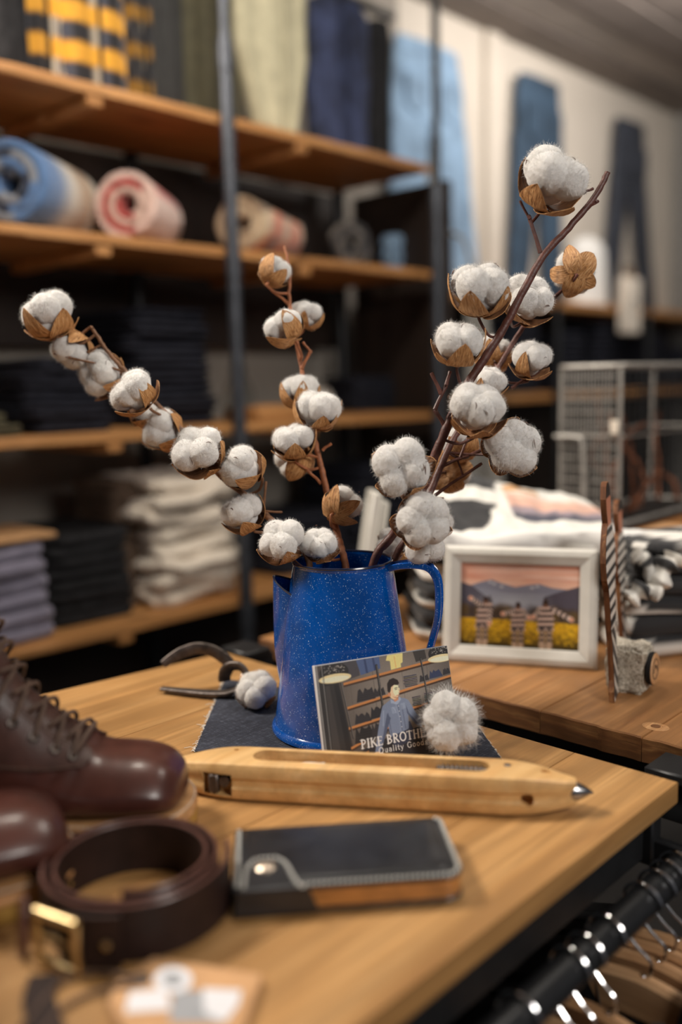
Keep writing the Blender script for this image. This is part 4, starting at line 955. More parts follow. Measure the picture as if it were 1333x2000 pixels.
def framed_photo():
    A = 1.42; c = Canvas(420, 296, A); rs = np.random.RandomState(2)
    sky = c.y/.36
    c.a[:] = np.array(S(206, 132, 104))*(1-np.clip(sky, 0, 1))[..., None]+np.array(S(222, 186, 164))*np.clip(sky, 0, 1)[..., None]
    for k in range(26): c.ell(rs.rand()*A, .05+rs.rand()*.22, .10+rs.rand()*.2, .015+rs.rand()*.02, S(232, 208, 192) if k % 3 else S(190, 108, 82), .30, .8)
    ridge = [(0, .27), (.12, .28), (.26, .23), (.38, .20), (.50, .24), (.66, .28), (.80, .25), (.94, .23), (1.08, .27), (A, .30)]
    c.poly(ridge+[(A, .7), (0, .7)], S(122, 122, 136)); c.poly([(0, .33), (.3, .30), (.6, .36), (.9, .35), (A, .33), (A, .7), (0, .7)], S(136, 138, 150), .7)
    for x, y in ((.36, .23), (.41, .25), (.92, .26), (.86, .28), (.5, .28)): c.ell(x, y, .02, .012, S(206, 204, 206), .7, .6)
    c.poly([(0, .24), (.14, .28), (.34, .42), (.40, .70), (0, .70)], S(82, 78, 88)); c.poly([(A, .24), (1.22, .30), (1.0, .38), (.92, .70), (A, .7)], S(78, 72, 82))
    c.put(np.clip(1-np.abs(c.y-.46)/.13, 0, 1)*np.clip(1-np.abs(c.x-.62)/.5, 0, 1), S(188, 192, 200), .5)
    for k in range(60): x = rs.rand()*A; c.ell(x, .56+rs.rand()*.08, .04+rs.rand()*.03, .05+rs.rand()*.05, S(60, 48, 38) if k % 2 else S(98, 78, 44), .55, .5)
    for x in (.36, 1.02): c.poly([(x-.05, .68), (x-.03, .44), (x, .38), (x+.035, .45), (x+.06, .68)], S(58, 46, 40), .8)
    c.poly([(0, .66), (A, .68), (A, 1), (0, 1)], S(196, 150, 30)); c.put(np.clip((c.y-.74)/.22, 0, 1), S(34, 30, 16), .95)
    for k in range(420): c.ell(rs.rand()*A, .67+rs.rand()*.27, .006+rs.rand()*.014, .006+rs.rand()*.01, S(226, 182, 40) if k % 2 else S(70, 58, 22), .6, .5)
    def man(cx, v0, v1, wd, lean, arms):
        n = 9
        for i in range(n):
            a, b = v0+(v1-v0)*i/n, v0+(v1-v0)*(i+1)/n; la, lb = lean*(a-v0), lean*(b-v0); col = S(196, 168, 154) if i % 2 == 0 else S(36, 32, 34)
            c.poly([(cx-wd+la, a), (cx+wd+la, a-.01), (cx+wd+lb, b-.01), (cx-wd+lb, b)], col)
        for P in arms:
            for i in range(8):
                t0, t1 = i/8, (i+1)/8; q = lambda t: (P[0][0]+(P[1][0]-P[0][0])*t, P[0][1]+(P[1][1]-P[0][1])*t); c.line([q(t0), q(t1)], .055, S(202, 178, 164) if i % 2 else S(44, 40, 42))
            c.ell(P[1][0], P[1][1], .022, .024, S(200, 140, 110))
        for s in (-1, 1):
            for i in range(6): a = v1+.03*i; c.line([(cx+lean*(v1-v0)+s*wd*.45, a), (cx+lean*(v1-v0)+s*wd*.4, a+.03)], wd*.75, S(52, 46, 46) if i % 2 == 0 else S(168, 142, 120))
        c.ell(cx-lean*.03, v0-.035, .030, .042, S(120, 84, 66)); c.ell(cx-lean*.03, v0-.055, .032, .032, S(60, 44, 36))
    man(.31, .49, .78, .085, -.12, [((.26, .51), (.13, .43)), ((.37, .55), (.36, .72))])
    man(.70, .54, .80, .085, .0, [((.64, .57), (.52, .60)), ((.76, .57), (.83, .63))])
    man(1.02, .50, .78, .095, .02, [((1.10, .52), (1.32, .63)), ((.95, .54), (.88, .62))])
    c.grain(.10, 7); return c

# photo frame on the second table
bl = at_z(864, 1291, ZT); br = at_z(1166, 1311, ZT)
ex = (br-bl); Wf = ex.length; ex.normalize(); nn = Vector((ex.y, -ex.x, 0));
if nn.dot(Vector((-1, -1, 0))) < 0: nn = -nn
tilt = math.radians(9); ez = (Vector((0, 0, 1))*math.cos(tilt)-nn*math.sin(tilt)); ey = ez.cross(ex)   # ey points away from the viewer
Hf = Wf*.775; R3 = basis(ex, ey, ez); fl = bl+Vector((0, 0, .0006))
def FP(a, b, cdep): return fl+ex*a+ez*b+ey*cdep
pf = thing('photo_frame', 'white wooden photo frame with striped-jersey figures in a yellow field', 'picture frame', bl+ex*Wf/2)
bwid = .0245
def mitre(a0, b0, a1, b1, ia0, ib0, ia1, ib1):
    """one moulding between outer edge a->b and inner edge, mitred ends"""
    m = MB(); prof = [(0, .012), (0, .001), (.18, -.003), (.45, -.004), (.72, -.001), (.9, .000), (1, .002), (1, .012)]; rings = []
    for (oa, ob), (na, nb) in (((a0, b0), (ia0, ib0)), ((a1, b1), (ia1, ib1))):
        rings.append([FP(oa+(na-oa)*t, ob+(nb-ob)*t, d) for t, d in prof])
    return m.loft(rings, True, True)
g = .0003; ia, ib = bwid, bwid
obj('rail', mitre(g, 0, Wf-g, 0, ia+g, ib, Wf-ia-g, ib), M['white_frame'], pf, ang=30)
obj('rail', mitre(Wf-g, Hf, g, Hf, Wf-ia-g, Hf-ib, ia+g, Hf-ib), M['white_frame'], pf, ang=30)
obj('stile', mitre(0, Hf-g, 0, g, ia, Hf-ib-g, ia, ib+g), M['white_frame'], pf, ang=30)
obj('stile', mitre(Wf, g, Wf, Hf-g, Wf-ia, ib+g, Wf-ia, Hf-ib-g), M['white_frame'], pf, ang=30)
obj('photo', framed_photo().mesh_grid(MB(), lambda u, v: FP(ia-.001+(Wf-2*ia+.002)*u, Hf-ib+.001-(Hf-2*ib+.002)*v, .005)), M['photo'], pf)
obj('backing', MB().box(FP(Wf/2, Hf/2, .0095), (Wf-.006, .005, Hf-.006), R3), M['kraft'], pf)
st0 = FP(Wf/2, Hf*.6, .013); st1 = st0-nn*.055; st1.z = ZT+.004
obj('strut', MB().tube([st0, st1], .0035, 8, True, (3.5, 1)), M['kraft'], pf)

# plywood figures seen edge-on
def ply_figure(label, px, py, ptop, depth_dir_px, seed, ln):
    b = at_z(px, py, ZT); d = Vector((b.x, b.y, 0)).normalized()     # the sheet runs almost along the line of sight
    d = (rotm('Z', math.radians(-depth_dir_px)) @ d); n_ = Vector((-d.y, d.x, 0)); H_ = at_x(px, ptop, b.x).z-ZT; th = .0065
    # outline of a standing figure in a striped jersey (u along d, z)
    half = [(.030, 0), (.032, .05), (.024, .10), (.026, .28), (.034, .34), (.036, .46), (.040, .52), (.058, .58), (.062, .66), (.050, .74), (.034, .79), (.020, .82), (.027, .87), (.029, .93), (.020, .985), (.008, 1.0)]
    out = [(ln*.5+ln*7.5*a, z*H_) for a, z in half]+[(ln*.5-ln*7.5*a, z*H_) for a, z in half[::-1]]
    u0 = min(p[0] for p in out); out = [(p[0]-u0, p[1]) for p in out]
    m = MB(); n = len(out); vs = [b+d*p[0]+Vector((0, 0, p[1]))+n_*(s*th/2+.058*p[1]) for s in (-1, 1) for p in out]
    m.add(vs, [(k, (k+1) % n, n+(k+1) % n, n+k) for k in range(n)]+[tuple(range(n-1, -1, -1)), tuple(range(n, 2*n))])
    g = thing('plywood_figure', label, 'cut-out', b); obj('sheet', m, M['ply'], g, ang=25)
    for side in (-1, 1):
        pm = MB(); NU, NV = 14, 110; zs_ = sorted(set(p[1] for p in out))
        def xr(z):
            xs = []
            for k in range(n):
                (x1, z1), (x2, z2) = out[k], out[(k+1) % n]
                if (z1 <= z <= z2 or z2 <= z <= z1) and z1 != z2: xs.append(x1+(x2-x1)*(z-z1)/(z2-z1))
            return (min(xs)+.0012, max(xs)-.0012) if xs else (ln*.5, ln*.5)
        def P(u, v):
            z = max(.001, min(H_-.001, v*H_)); a, e = xr(z); return b+d*(a+(e-a)*u)+Vector((0, 0, z))+n_*(side*(th/2+.0003)+.058*z)
        def Cc(u, v):
            if v > .80: return S(186, 120, 92) if v < .93 else S(44, 34, 30)
            if v > .34: return S(214, 206, 196) if int(v*34+seed) % 2 else S(38, 36, 38)
            return S(206, 196, 184) if int(v*30+u*4) % 3 == 0 else S(60, 54, 52)
        pm.grid(P, NU, NV, Cc); obj('print', pm, M['ply_print'], g)
ply_figure('near thin plywood cut-out seen edge-on between the photo frame and the stone', 1191, 1386, 950, 6.5, 0, .105)
ply_figure('farther thin plywood cut-out seen edge-on behind the near one', 1211, 1318, 985, 6.5, 1, .105)

# granite cube with a wooden disc
p = at_z(1246, 1360, ZT); sz = .052; q = math.radians(-80)
bm = bmesh.new(); bmesh.ops.create_cube(bm, size=1.0); bmesh.ops.bevel(bm, geom=bm.edges[:], offset=.07, segments=2, affect='EDGES'); bmesh.ops.subdivide_edges(bm, edges=bm.edges[:], cuts=9, use_grid_fill=True); bmesh.ops.triangulate(bm, faces=[f for f in bm.faces if len(f.verts) > 4])
cs = Vector((p.x, p.y, ZT))+Vector((.022, .022, 0)); mm = MB(); bm.verts.index_update()
for v_ in bm.verts:
    c_ = v_.co; k = 1-.10*(c_.z-.5)*-.0; a = Vector((c_.x*.049*(1+.10*c_.z), c_.y*.046, (c_.z+.5)*.060))
    nv_ = Vector((nz(c_.x*4, c_.y*4, c_.z*4), nz(c_.x*4+9, c_.y*4, c_.z*4), nz(c_.x*4, c_.y*4+9, c_.z*4)))*.0028+Vector((nz(c_.x*13, c_.y*13, c_.z*13), nz(c_.x*13+9, c_.y*13, c_.z*13), nz(c_.x*13, c_.y*13+7, c_.z*13)))*.0014
    a += nv_; a = rotm('Z', q) @ a; a.z = max(a.z, 0); mm.v.append(tuple(cs+a))
mm.f = [tuple(v_.index for v_ in f.verts) for f in bm.faces]; bm.free()
sn = thing('granite_block', 'rough granite cobble with a small wooden disc on its side, on the second table', 'stone', (cs.x, cs.y, ZT)); obj('block', mm, M['granite'], sn, ang=50)
e1 = rotm('Z', q) @ Vector((1, 0, 0)); e2 = rotm('Z', q) @ Vector((0, 1, 0)); dc = cs+e1*.0290+Vector((0, 0, .031)); TM = Matrix.Translation(dc) @ basis(e2, Vector((0, 0, 1)), e1).to_4x4()
obj('disc', MB().lathe([(0, -.0035), (.0205, -.0035), (.021, -.003), (.021, .002), (.0205, .0025)], 36, TM), M['dark_in'], sn); obj('disc_face', MB().lathe([(.0203, .0025), (.0195, .0034), (0, .0034)], 36, TM), M['hanger'], sn)
em = MB(); em.tube([TM @ Vector((.013*math.cos(a), .013*math.sin(a), .0036)) for a in [2*PI*k/24 for k in range(25)]], .0005, 5, False); em.tube([TM @ Vector(v_) for v_ in ((-.008, -.004, .0036), (-.002, .006, .0036), (.002, .0, .0036), (.005, .004, .0036), (.009, -.005, .0036))], .0005, 5); obj('emblem', em, M['dark_in'], sn)
# ================================================================== denim swatch under the jug
sq = [at_z(440, 1328, ZT), at_z(380, 1470, ZT), at_z(985, 1492, ZT), at_z(922, 1404, ZT)]
ZC_ = ZT+.0018
m = MB(); NQ = 60
def swp(u, v):
    a = sq[0].lerp(sq[3], u); b = sq[1].lerp(sq[2], u); p = a.lerp(b, v)
    e = min(u, 1-u, v, 1-v); return p+Vector((.0015*nz(v*40, u*40, 1)*(1 if e < .01 else 0), .0015*nz(u*40, v*40, 7)*(1 if e < .01 else 0), 0))
top = [[swp(i/NQ, j/NQ) for i in range(NQ+1)] for j in range(NQ+1)]
vs = [Vector((p.x, p.y, ZC_)) for r in top for p in r]; fs = [(j*(NQ+1)+i, (j+1)*(NQ+1)+i, (j+1)*(NQ+1)+i+1, j*(NQ+1)+i+1) for j in range(NQ) for i in range(NQ)]
m.add(vs, fs); bd_ = top[0][:-1]+[r[-1] for r in top[:-1]]+top[-1][::-1][:-1]+[r[0] for r in top[::-1][:-1]]
m.loft([[(p.x, p.y, ZC_) for p in bd_], [(p.x, p.y, ZT+.0003) for p in bd_]], False, True)
ctr = sum(sq, Vector())/4; sw = thing('denim_swatch', 'dark blue denim swatch with a frayed edge lying under the blue jug', 'cloth', (ctr.x, ctr.y, ZT)); obj('cloth', m, M['denim_cut'], sw)
rnd = random.Random(11); fy = MB()
for k in range(150):
    v = rnd.random(); p = swp(0, v); d = (sq[0]-sq[3]).normalized(); L = rnd.uniform(.001, .0045)*(3.2 if rnd.random() < .05 else 1); s = Vector((d.y, -d.x, 0))*rnd.uniform(-.6, .6)
    fy.tube([Vector((p.x, p.y, ZC_-.0006))-d*.001, Vector((p.x, p.y, ZC_+.0003))+d*L*.5+s*L*.3, Vector((p.x, p.y, ZT+.0008))+d*L+s*L], .00028, 4)
for k in range(80):
    v = rnd.random(); p = swp(1, v); d = (sq[3]-sq[0]).normalized(); L = rnd.uniform(.001, .003); fy.tube([Vector((p.x, p.y, ZC_-.0006))-d*.001, Vector((p.x, p.y, ZT+.0008))+d*L], .00025, 4)
o = obj('frayed_threads', fy, M['thread'], sw); o['kind'] = 'stuff'

# ================================================================== the blue enamel jug
ja = at_z(677, 1420, ZT); JZ = ZC_+.0004; JX, JY = ja.x, ja.y; HJ = .197
jug = thing('enamel_jug', 'blue speckled enamel coffee jug holding the cotton branches', 'jug', (JX, JY, JZ))
def jr(z): return .0842-(.0842-.0568)*min(1, max(0, z/HJ))**1.0
er = rotm('Z', math.radians(-60)) @ Vector((1, 0, 0)); et = Vector((-er.y, er.x, 0)); J0 = Vector((JX, JY, JZ))
prof = [(0, .0012), (.078, .0012), (.0835, .000), (.0866, .0016), (.0869, .005), (.0853, .0078), (jr(.010)+.0002, .010)]+[(jr(HJ*k/14), HJ*k/14) for k in range(1, 14)]
prof += [(jr(HJ)-.0005, HJ-.004), (jr(HJ)+.0006, HJ-.002), (jr(HJ)+.0004, HJ), (jr(HJ)-.0010, HJ+.0004), (jr(HJ)-.0018, HJ-.001), (jr(HJ)-.0016, HJ-.004)]+[(jr(HJ*k/14)-.0016, HJ*k/14) for k in range(13, 0, -1)]+[(jr(.006)-.002, .006), (.07, .0034), (0, .0034)]
obj('body', MB().lathe(prof, 72, Matrix.Translation(J0)), M['enamel'], jug, ang=35)
obj('rim', MB().tube([J0+Vector(((jr(HJ)-.0004)*math.cos(a), (jr(HJ)-.0004)*math.sin(a), HJ)) for a in [2*PI*k/72 for k in range(73)]], .0016, 8, False), M['enamel_rim'], jug)
sp = MB(); rings = []; NS = 24; bx_ = -er
def spt(t): return .0835+.0015*math.sin(t*PI)-.0085*max(0, (.42-t)/.42)**1.6   # outer reach of the spout, t 0 foot .. 1 lip
for j in range(26):
    t = j/25; zf = .030+t*.146; hw = .004+.030*t**.8; ring = []
    for k in range(NS+1):
        q = -1+2*k/NS; aq = abs(q); fin = 1-aq**1.55
        s_in = math.sqrt(max(0, (jr(zf)-.0012)**2-hw**2*q*q)); tip = max(spt(t), jr(zf)+.0005)
        reach = s_in+(tip-s_in)*fin; zz = zf-(.016*(1-fin)*t**3)
        ring.append(J0-er*reach+et*hw*q*(1-.12*(1-aq))+Vector((0, 0, zz)))
    rings.append(ring)
inner = [[p+er*.0013*(1 if j else 0) for p in r] for j, r in enumerate(rings)]
loop = [a+b[::-1] for a, b in zip(rings, inner)]
sp.loft(loop, True, True); obj('spout', sp, M['enamel'], jug, ang=50)
obj('spout_lip', MB().tube([p+er*.0006+Vector((0, 0, .0002)) for p in rings[-1]], .0011, 6), M['enamel_rim'], jug)
hp = spline([J0+er*a+Vector((0, 0, z)) for a, z in ((.0560, .1895), (.068, .1925), (.086, .1935), (.100, .1900), (.108, .178), (.110, .160), (.1088, .136), (.1020, .108), (.0940, .082), (.0855, .060), (.0775, .046))], 6)
hd = MB(); rings = []
for i, p in enumerate(hp):
    tn = (hp[min(i+1, len(hp)-1)]-hp[max(i-1, 0)]).normalized(); nr = tn.cross(et).normalized()*-1; wv = .0128-.0012*math.sin(PI*i/(len(hp)-1)); R = []
    for (a, b) in ((-1, -.0012), (-.96, -.0036), (-.74, -.0042), (-.55, -.0010), (0, .0002), (.55, -.0010), (.74, -.0042), (.96, -.0036), (1, -.0012), (.98, .0022), (.6, .0034), (0, .0040), (-.6, .0034), (-.98, .0022)):
        R.append(p+et*(a*wv)+nr*b)
    rings.append(R)
obj('handle', hd.loft(rings, True, True), M['enamel'], jug, ang=50)

# ================================================================== cotton
def lint_mesh(seed, lobes, fuzz=2200, fluffy=0.0):
    r_ = random.Random(seed); bm = bmesh.new(); bmesh.ops.create_icosphere(bm, subdivisions=6, radius=1.0)
    L = []
    for k in range(lobes):
        a = 2*PI*k/lobes+r_.uniform(-.15, .15); el = r_.uniform(.22, .62); c = Vector((math.cos(a)*math.cos(el), math.sin(a)*math.cos(el), math.sin(el)))*r_.uniform(.44, .54); L.append((c, r_.uniform(.56, .66)))
    L.append((Vector((r_.uniform(-.1, .1), r_.uniform(-.1, .1), -.15)), .62))
    def rad(d):
        b = 0; e = .0
        for c, a in L:
            q = d.dot(c); s = q*q-c.length_squared+a*a
            if s > 0: b = max(b, q+math.sqrt(s))
        b += .050*noise.noise(d*2.3+Vector((seed, 0, 0)))+.012*noise.noise(d*8+Vector((0, seed, 0)))+(.005+fluffy*.012)*noise.noise(d*22+Vector((0, 0, seed)))+.004*noise.noise(d*60)
        if fluffy: b += fluffy*.06*noise.noise(d*3.5+Vector((seed, 3, 1)))
        return b
    m = MB(); vs = []
    for v_ in bm.verts: d = v_.co.normalized(); vs.append(d*rad(d))
    m.add(vs, [[q.index for q in f.verts] for f in bm.faces]); bm.free()
    for k in range(fuzz):
        if False: pass
        d = Vector((r_.gauss(0, 1), r_.gauss(0, 1), abs(r_.gauss(.15, 1)) if not fluffy else r_.gauss(.25, 1))).normalized(); t = Vector((r_.gauss(0, 1), r_.gauss(0, 1), r_.gauss(0, 1))); t = (t-d*t.dot(d)).normalized(); ln = r_.uniform(.05, .20)*(1+fluffy)
        b = d*(rad(d)-.01); m1 = b+d*ln*.5+t*ln*.35; tp = b+d*ln*.75+t*ln*r_.uniform(.5, 1.3)+Vector((r_.uniform(-.03, .03), r_.uniform(-.03, .03), 0)); s = d.cross(t)*.0034
        m.add([b-s, b+s, m1+s*.8, m1-s*.8, tp], [(0, 1, 2, 3), (3, 2, 4)])
    return m.mesh('lint', M['lint'], ang=180)
def husk_mesh(seed, long=1.0):
    r_ = random.Random(seed); NU, NV = 10, 14; cu = r_.uniform(.06, .36); tw = r_.uniform(-.12, .12); wq = r_.uniform(.42, .60); out = []; inn = []
    for j in range(NV+1):
        v = j/NV; th = .10+1.62*v*long; wmax = wq*(math.sin(PI*min(1, .10+.90*v)**.80)**.75) if v < .999 else 0.0
        for i in range(NU+1):
            u = -1+2*i/NU; ph = u*wmax+tw*v; R = .83+.25*math.sin(min(1.0, v/.72)*PI/2)**1.0+cu*max(0, v-.66)**1.5*3.2+.05*u*u*math.sin(PI*v)-.03*max(0, v-.55)+.030*noise.noise(Vector((u*2.2+seed, v*5, 1)))+.014*noise.noise(Vector((u*9, v*3, seed)))
            st = math.sin(min(th, 2.3)); p = Vector((R*st*math.cos(ph/max(.35, st)), R*st*math.sin(ph/max(.35, st)), -R*math.cos(th)))
            out.append(p); inn.append(p*.982)
    m = MB(); W_ = NU+1; F = [(j*W_+i, j*W_+i+1, (j+1)*W_+i+1, (j+1)*W_+i) for j in range(NV) for i in range(NU)]
    m.add(out, F); n = len(out); m.add(inn, [q[::-1] for q in F])
    bd = [i for i in range(W_)]+[j*W_+NU for j in range(1, NV+1)]+[NV*W_+i for i in range(NU-1, -1, -1)]+[j*W_ for j in range(NV-1, 0, -1)]
    m.f += [(bd[k], bd[(k+1) % len(bd)], n+bd[(k+1) % len(bd)], n+bd[k]) for k in range(len(bd))]
    me = m.mesh('husk', M['husk'], ang=60); me.materials.append(M['husk_in'])
    for k in range(len(F), 2*len(F)): me.polygons[k].material_index = 1
    return me
LINT = [lint_mesh(3, 4), lint_mesh(8, 5), lint_mesh(13, 4), lint_mesh(21, 5), lint_mesh(34, 4)]
FLUFF = [lint_mesh(44, 5, 3600, 1.0), lint_mesh(51, 4, 2600, .7)]
HUSK = [husk_mesh(2, .92), husk_mesh(5, .82), husk_mesh(9, 1.12), husk_mesh(12, .76), husk_mesh(17, 1.0), husk_mesh(23, 1.22)]
def bits_mesh(lint, seed):
    r_ = random.Random(seed); m = MB(); vv = [v_.co.copy() for v_ in lint.vertices[:40000] if v_.co.z > -.2]
    for k in range(5):
        b = r_.choice(vv[:30000:7]); d = b.normalized(); t = d.orthogonal().normalized(); t = Matrix.Rotation(r_.uniform(0, 6.28), 3, d) @ t; s = d.cross(t); L = r_.uniform(.16, .38); W_ = r_.uniform(.012, .026)
        P = [d*(b.length*.985+.03*math.sin(PI*q/4)+.01)+t*L*(q/4-.5)+s*.05*math.sin(PI*q/4) for q in range(5)]
        m.tube(P, [W_*.3, W_*.8, W_, W_*.7, W_*.15], 5, True, (1, .4))
    return m.mesh('dry_bits', M['fleck'])
BITS = [bits_mesh(LINT[k % 5], 60+k) for k in range(6)]
brnd = random.Random(77)
def boll_at(pos, R, axis, parent, lint=None, nh=None, hl=1.0):
    z = axis.normalized(); x = z.orthogonal().normalized(); x = (Matrix.Rotation(brnd.uniform(0, 6.28), 3, z) @ x); y = z.cross(x)
    o = bpy.data.objects.new('boll' if parent is not None else 'cotton_boll', lint or brnd.choice(LINT)); COL.objects.link(o)
    base = parent.location if parent is not None else Vector()
    sc = R*brnd.uniform(.95, 1.03); s2 = Vector((sc, sc*brnd.uniform(.94, 1.04), sc*brnd.uniform(.94, 1.06)))
    o.matrix_world = Matrix.Translation(pos-base) @ basis(x, y, z).to_4x4() @ Matrix.Diagonal((*s2, 1))
    if parent is not None: o.parent = parent
    n = nh if nh is not None else brnd.choice((4, 5, 5))
    for k in range(n):
        h = bpy.data.objects.new('husk', brnd.choice(HUSK)); COL.objects.link(h); h.parent = o
        h.rotation_euler = (brnd.uniform(-.08, .08), brnd.uniform(-.10, .12), 2*PI*k/n+brnd.uniform(-.16, .16)); q = brnd.uniform(.93, 1.05)*hl; h.scale = (q, q, q)
    if parent is not None:
        q = bpy.data.objects.new('dry_bits', brnd.choice(BITS)); COL.objects.link(q); q.parent = o; q.rotation_euler = (0, 0, brnd.uniform(0, 6.28)); q['kind'] = 'stuff'
    return o
def branch(label, stems, bolls, nubs, mat, group=None):
    """stems: list of [(px,py,depth,radius_mm)...]; bolls: (px,py,r_px,axis_right,axis_down,axis_to_viewer,depth)"""
    root = J0+Vector((0, 0, .006)); br = thing('cotton_branch', label, 'branch', root, group='cotton branches in the blue jug')
    allp = []
    for st in stems:
        P = [Vector(q[0]) if isinstance(q[0], (tuple, Vector)) else at_d(q[0], q[1], q[2]) for q in st]; rr_ = [q[-1]*.001 for q in st]
        sp_ = spline(P, 7); n = len(sp_); rad = []
        for i in range(n):
            t = i/(n-1)*(len(rr_)-1); k = min(int(t), len(rr_)-2); rad.append((rr_[k]+(rr_[k+1]-rr_[k])*(t-k))*(1+.18*nz(i*.7, 3, len(bolls))))
        for i in range(1, n-1): sp_[i] = sp_[i]+Vector((nz(i*.8, 1, 0), nz(i*.8, 5, 0), nz(i*.8, 9, 0)))*.0012
        obj('stem', MB().tube(sp_, rad, 10), mat, br); allp += sp_
    for bb in bolls:
        x, y, r, ax, ay, at, D = bb[:7]; pos = at_d(x, y, D); R = r*D/FPX/1.12; axis = camdir(ax, ay, at); boll_at(pos, R, axis, br)
        base = pos-axis*R*1.08; near = min(allp, key=lambda q: (q-base).length+.35*abs((q-base).dot(Vector((0, 0, 1)))-(-.02)))
        if len(bb) > 7: near = at_d(bb[7], bb[8], D)
        mid = base.lerp(near, .5)-axis*R*.25
        if (near-base).length > .004: obj('twig', MB().tube(spline([pos-axis*R*.9, base, mid, near], 6), [.0022, .0021, .0019]+[.0017]*15+[.0021], 7), mat, br)
    for (x, y, x2, y2, D, r) in nubs:
        a, b = at_d(x, y, D), at_d(x2, y2, D); d = (b-a); obj('twig', MB().tube([a, a+d*.35+Vector((0, 0, .001)), a+d*.7, b-d*.04, b], [r*.001*1.15, r*.00092, r*.0009, r*.00105, r*.0008], 7), mat, br)
    return br
def inj(dx, dt, z): return (J0+er*dx+et*dt+Vector((0, 0, z)),)
# left branch
branch('left cotton branch leaning far out of the blue jug to the left', [
    [(181, 643, 1.14, 2.2), (213, 690, 1.135, 2.5), (247, 727, 1.13, 2.7), (300, 783, 1.125, 2.8), (352, 835, 1.12, 3.0), (402, 898, 1.11, 3.2), (440, 938, 1.105, 3.3), (487, 972, 1.10, 3.6), (516, 1002, 1.095, 3.8), (545, 1030, 1.09, 3.9), (600, 1085, 1.075, 4.0), (*inj(-.035, -.005, .15), 4.0), (*inj(-.004, .0, .010), 4.2)]],
    [(95, 618, 55, -.35, -.85, .10, 1.13), (140, 683, 42, -.45, .75, .15, 1.15), (200, 732, 48, -.60, -.10, .50, 1.15), (263, 768, 52, -.60, -.60, .25, 1.09), (284, 808, 36, .3, -.3, .2, 1.15), (318, 838, 43, -.65, -.30, .30, 1.13),
     (390, 882, 55, -.35, -.55, .60, 1.075), (474, 912, 48, -.75, -.45, .22, 1.075), (477, 1002, 46, -.45, -.75, .22, 1.08), (552, 1058, 49, -.25, -.6, .65, 1.035)],
    [(247, 727, 105, 690, 1.13, 1.6), (205, 672, 170, 688, 1.138, 1.5), (515, 1000, 520, 940, 1.08, 1.7), (505, 1000, 552, 1000, 1.085, 1.4)], M['twig_l'])
# middle branch
branch('middle cotton branch standing upright and reddish in the blue jug', [
    [(556, 480, 1.17, 1.8), (566, 530, 1.165, 2.1), (566, 590, 1.16, 2.3), (578, 660, 1.15, 2.5), (592, 735, 1.14, 2.7), (602, 800, 1.13, 3.0), (617, 868, 1.12, 3.3), (632, 930, 1.11, 3.6), (648, 1000, 1.095, 3.9), (664, 1060, 1.08, 4.1), (676, 1112, 1.062, 4.3), (*inj(.012, .0, .10), 4.3), (*inj(.02, .01, .010), 4.4)]],
    [(536, 532, 36, .35, -.75, -.35, 1.16), (558, 640, 43, -.55, -.75, -.05, 1.12), (600, 616, 33, .25, -.9, .05, 1.17), (586, 766, 42, .0, -.9, -.15, 1.15), (620, 802, 47, .05, -.9, .1, 1.11), (574, 862, 44, -.1, -.85, .25, 1.10), (576, 898, 40, -.35, .15, -.85, 1.13),
     (667, 988, 43, .45, -.45, -.70, 1.08), (625, 1064, 39, -.05, -.65, .75, 1.045)],
    [(590, 720, 608, 684, 1.14, 2.2), (608, 690, 592, 668, 1.14, 1.6), (630, 880, 648, 866, 1.11, 1.9), (565, 595, 530, 566, 1.16, 1.9), (628, 945, 600, 918, 1.11, 1.9)], M['twig'])
# right branches
branch('tall dark right cotton branch ending in a cut tip, the big boll beside it', [
    [(1188, 336, 1.02, 3.2), (1162, 385, 1.02, 3.5), (1112, 445, 1.02, 3.8), (1062, 500, 1.02, 4.1), (1022, 570, 1.02, 4.4), (985, 640, 1.02, 4.7), (945, 703, 1.02, 5.0), (905, 765, 1.02, 5.2), (872, 838, 1.02, 5.4), (846, 900, 1.025, 5.4), (825, 958, 1.03, 5.2), (797, 1005, 1.04, 5.2), (765, 1048, 1.045, 5.1), (728, 1104, 1.05, 4.8), (*inj(.018, -.006, .10), 4.8), (*inj(-.03, .0, .010), 4.8)]],
    [(1080, 352, 70, .25, -.75, .60, 1.0, 1034, 424), (938, 566, 62, -.05, -.85, .45, 1.0), (1032, 586, 56, .15, -.6, .55, 1.06), (896, 672, 57, .0, -.9, .35, 1.0), (955, 748, 38, .1, -.9, .25, 1.07), (932, 800, 61, -.05, -.8, .50, .985), (786, 916, 63, -.25, -.15, .95, .99), (824, 1016, 58, .2, -.25, .95, .985)],
    [(1056, 494, 1033, 420, 1.005, 2.2), (1040, 440, 1016, 392, 1.005, 1.6), (1160, 388, 1166, 396, 1.02, 2.6), (1148, 408, 1170, 392, 1.02, 1.8), (1140, 378, 1160, 368, 1.015, 1.6), (872, 838, 850, 800, 1.02, 2.6), (850, 800, 872, 752, 1.015, 2.2), (862, 770, 843, 728, 1.015, 2.2), (872, 752, 880, 725, 1.01, 2.0)], M['twig_d'])
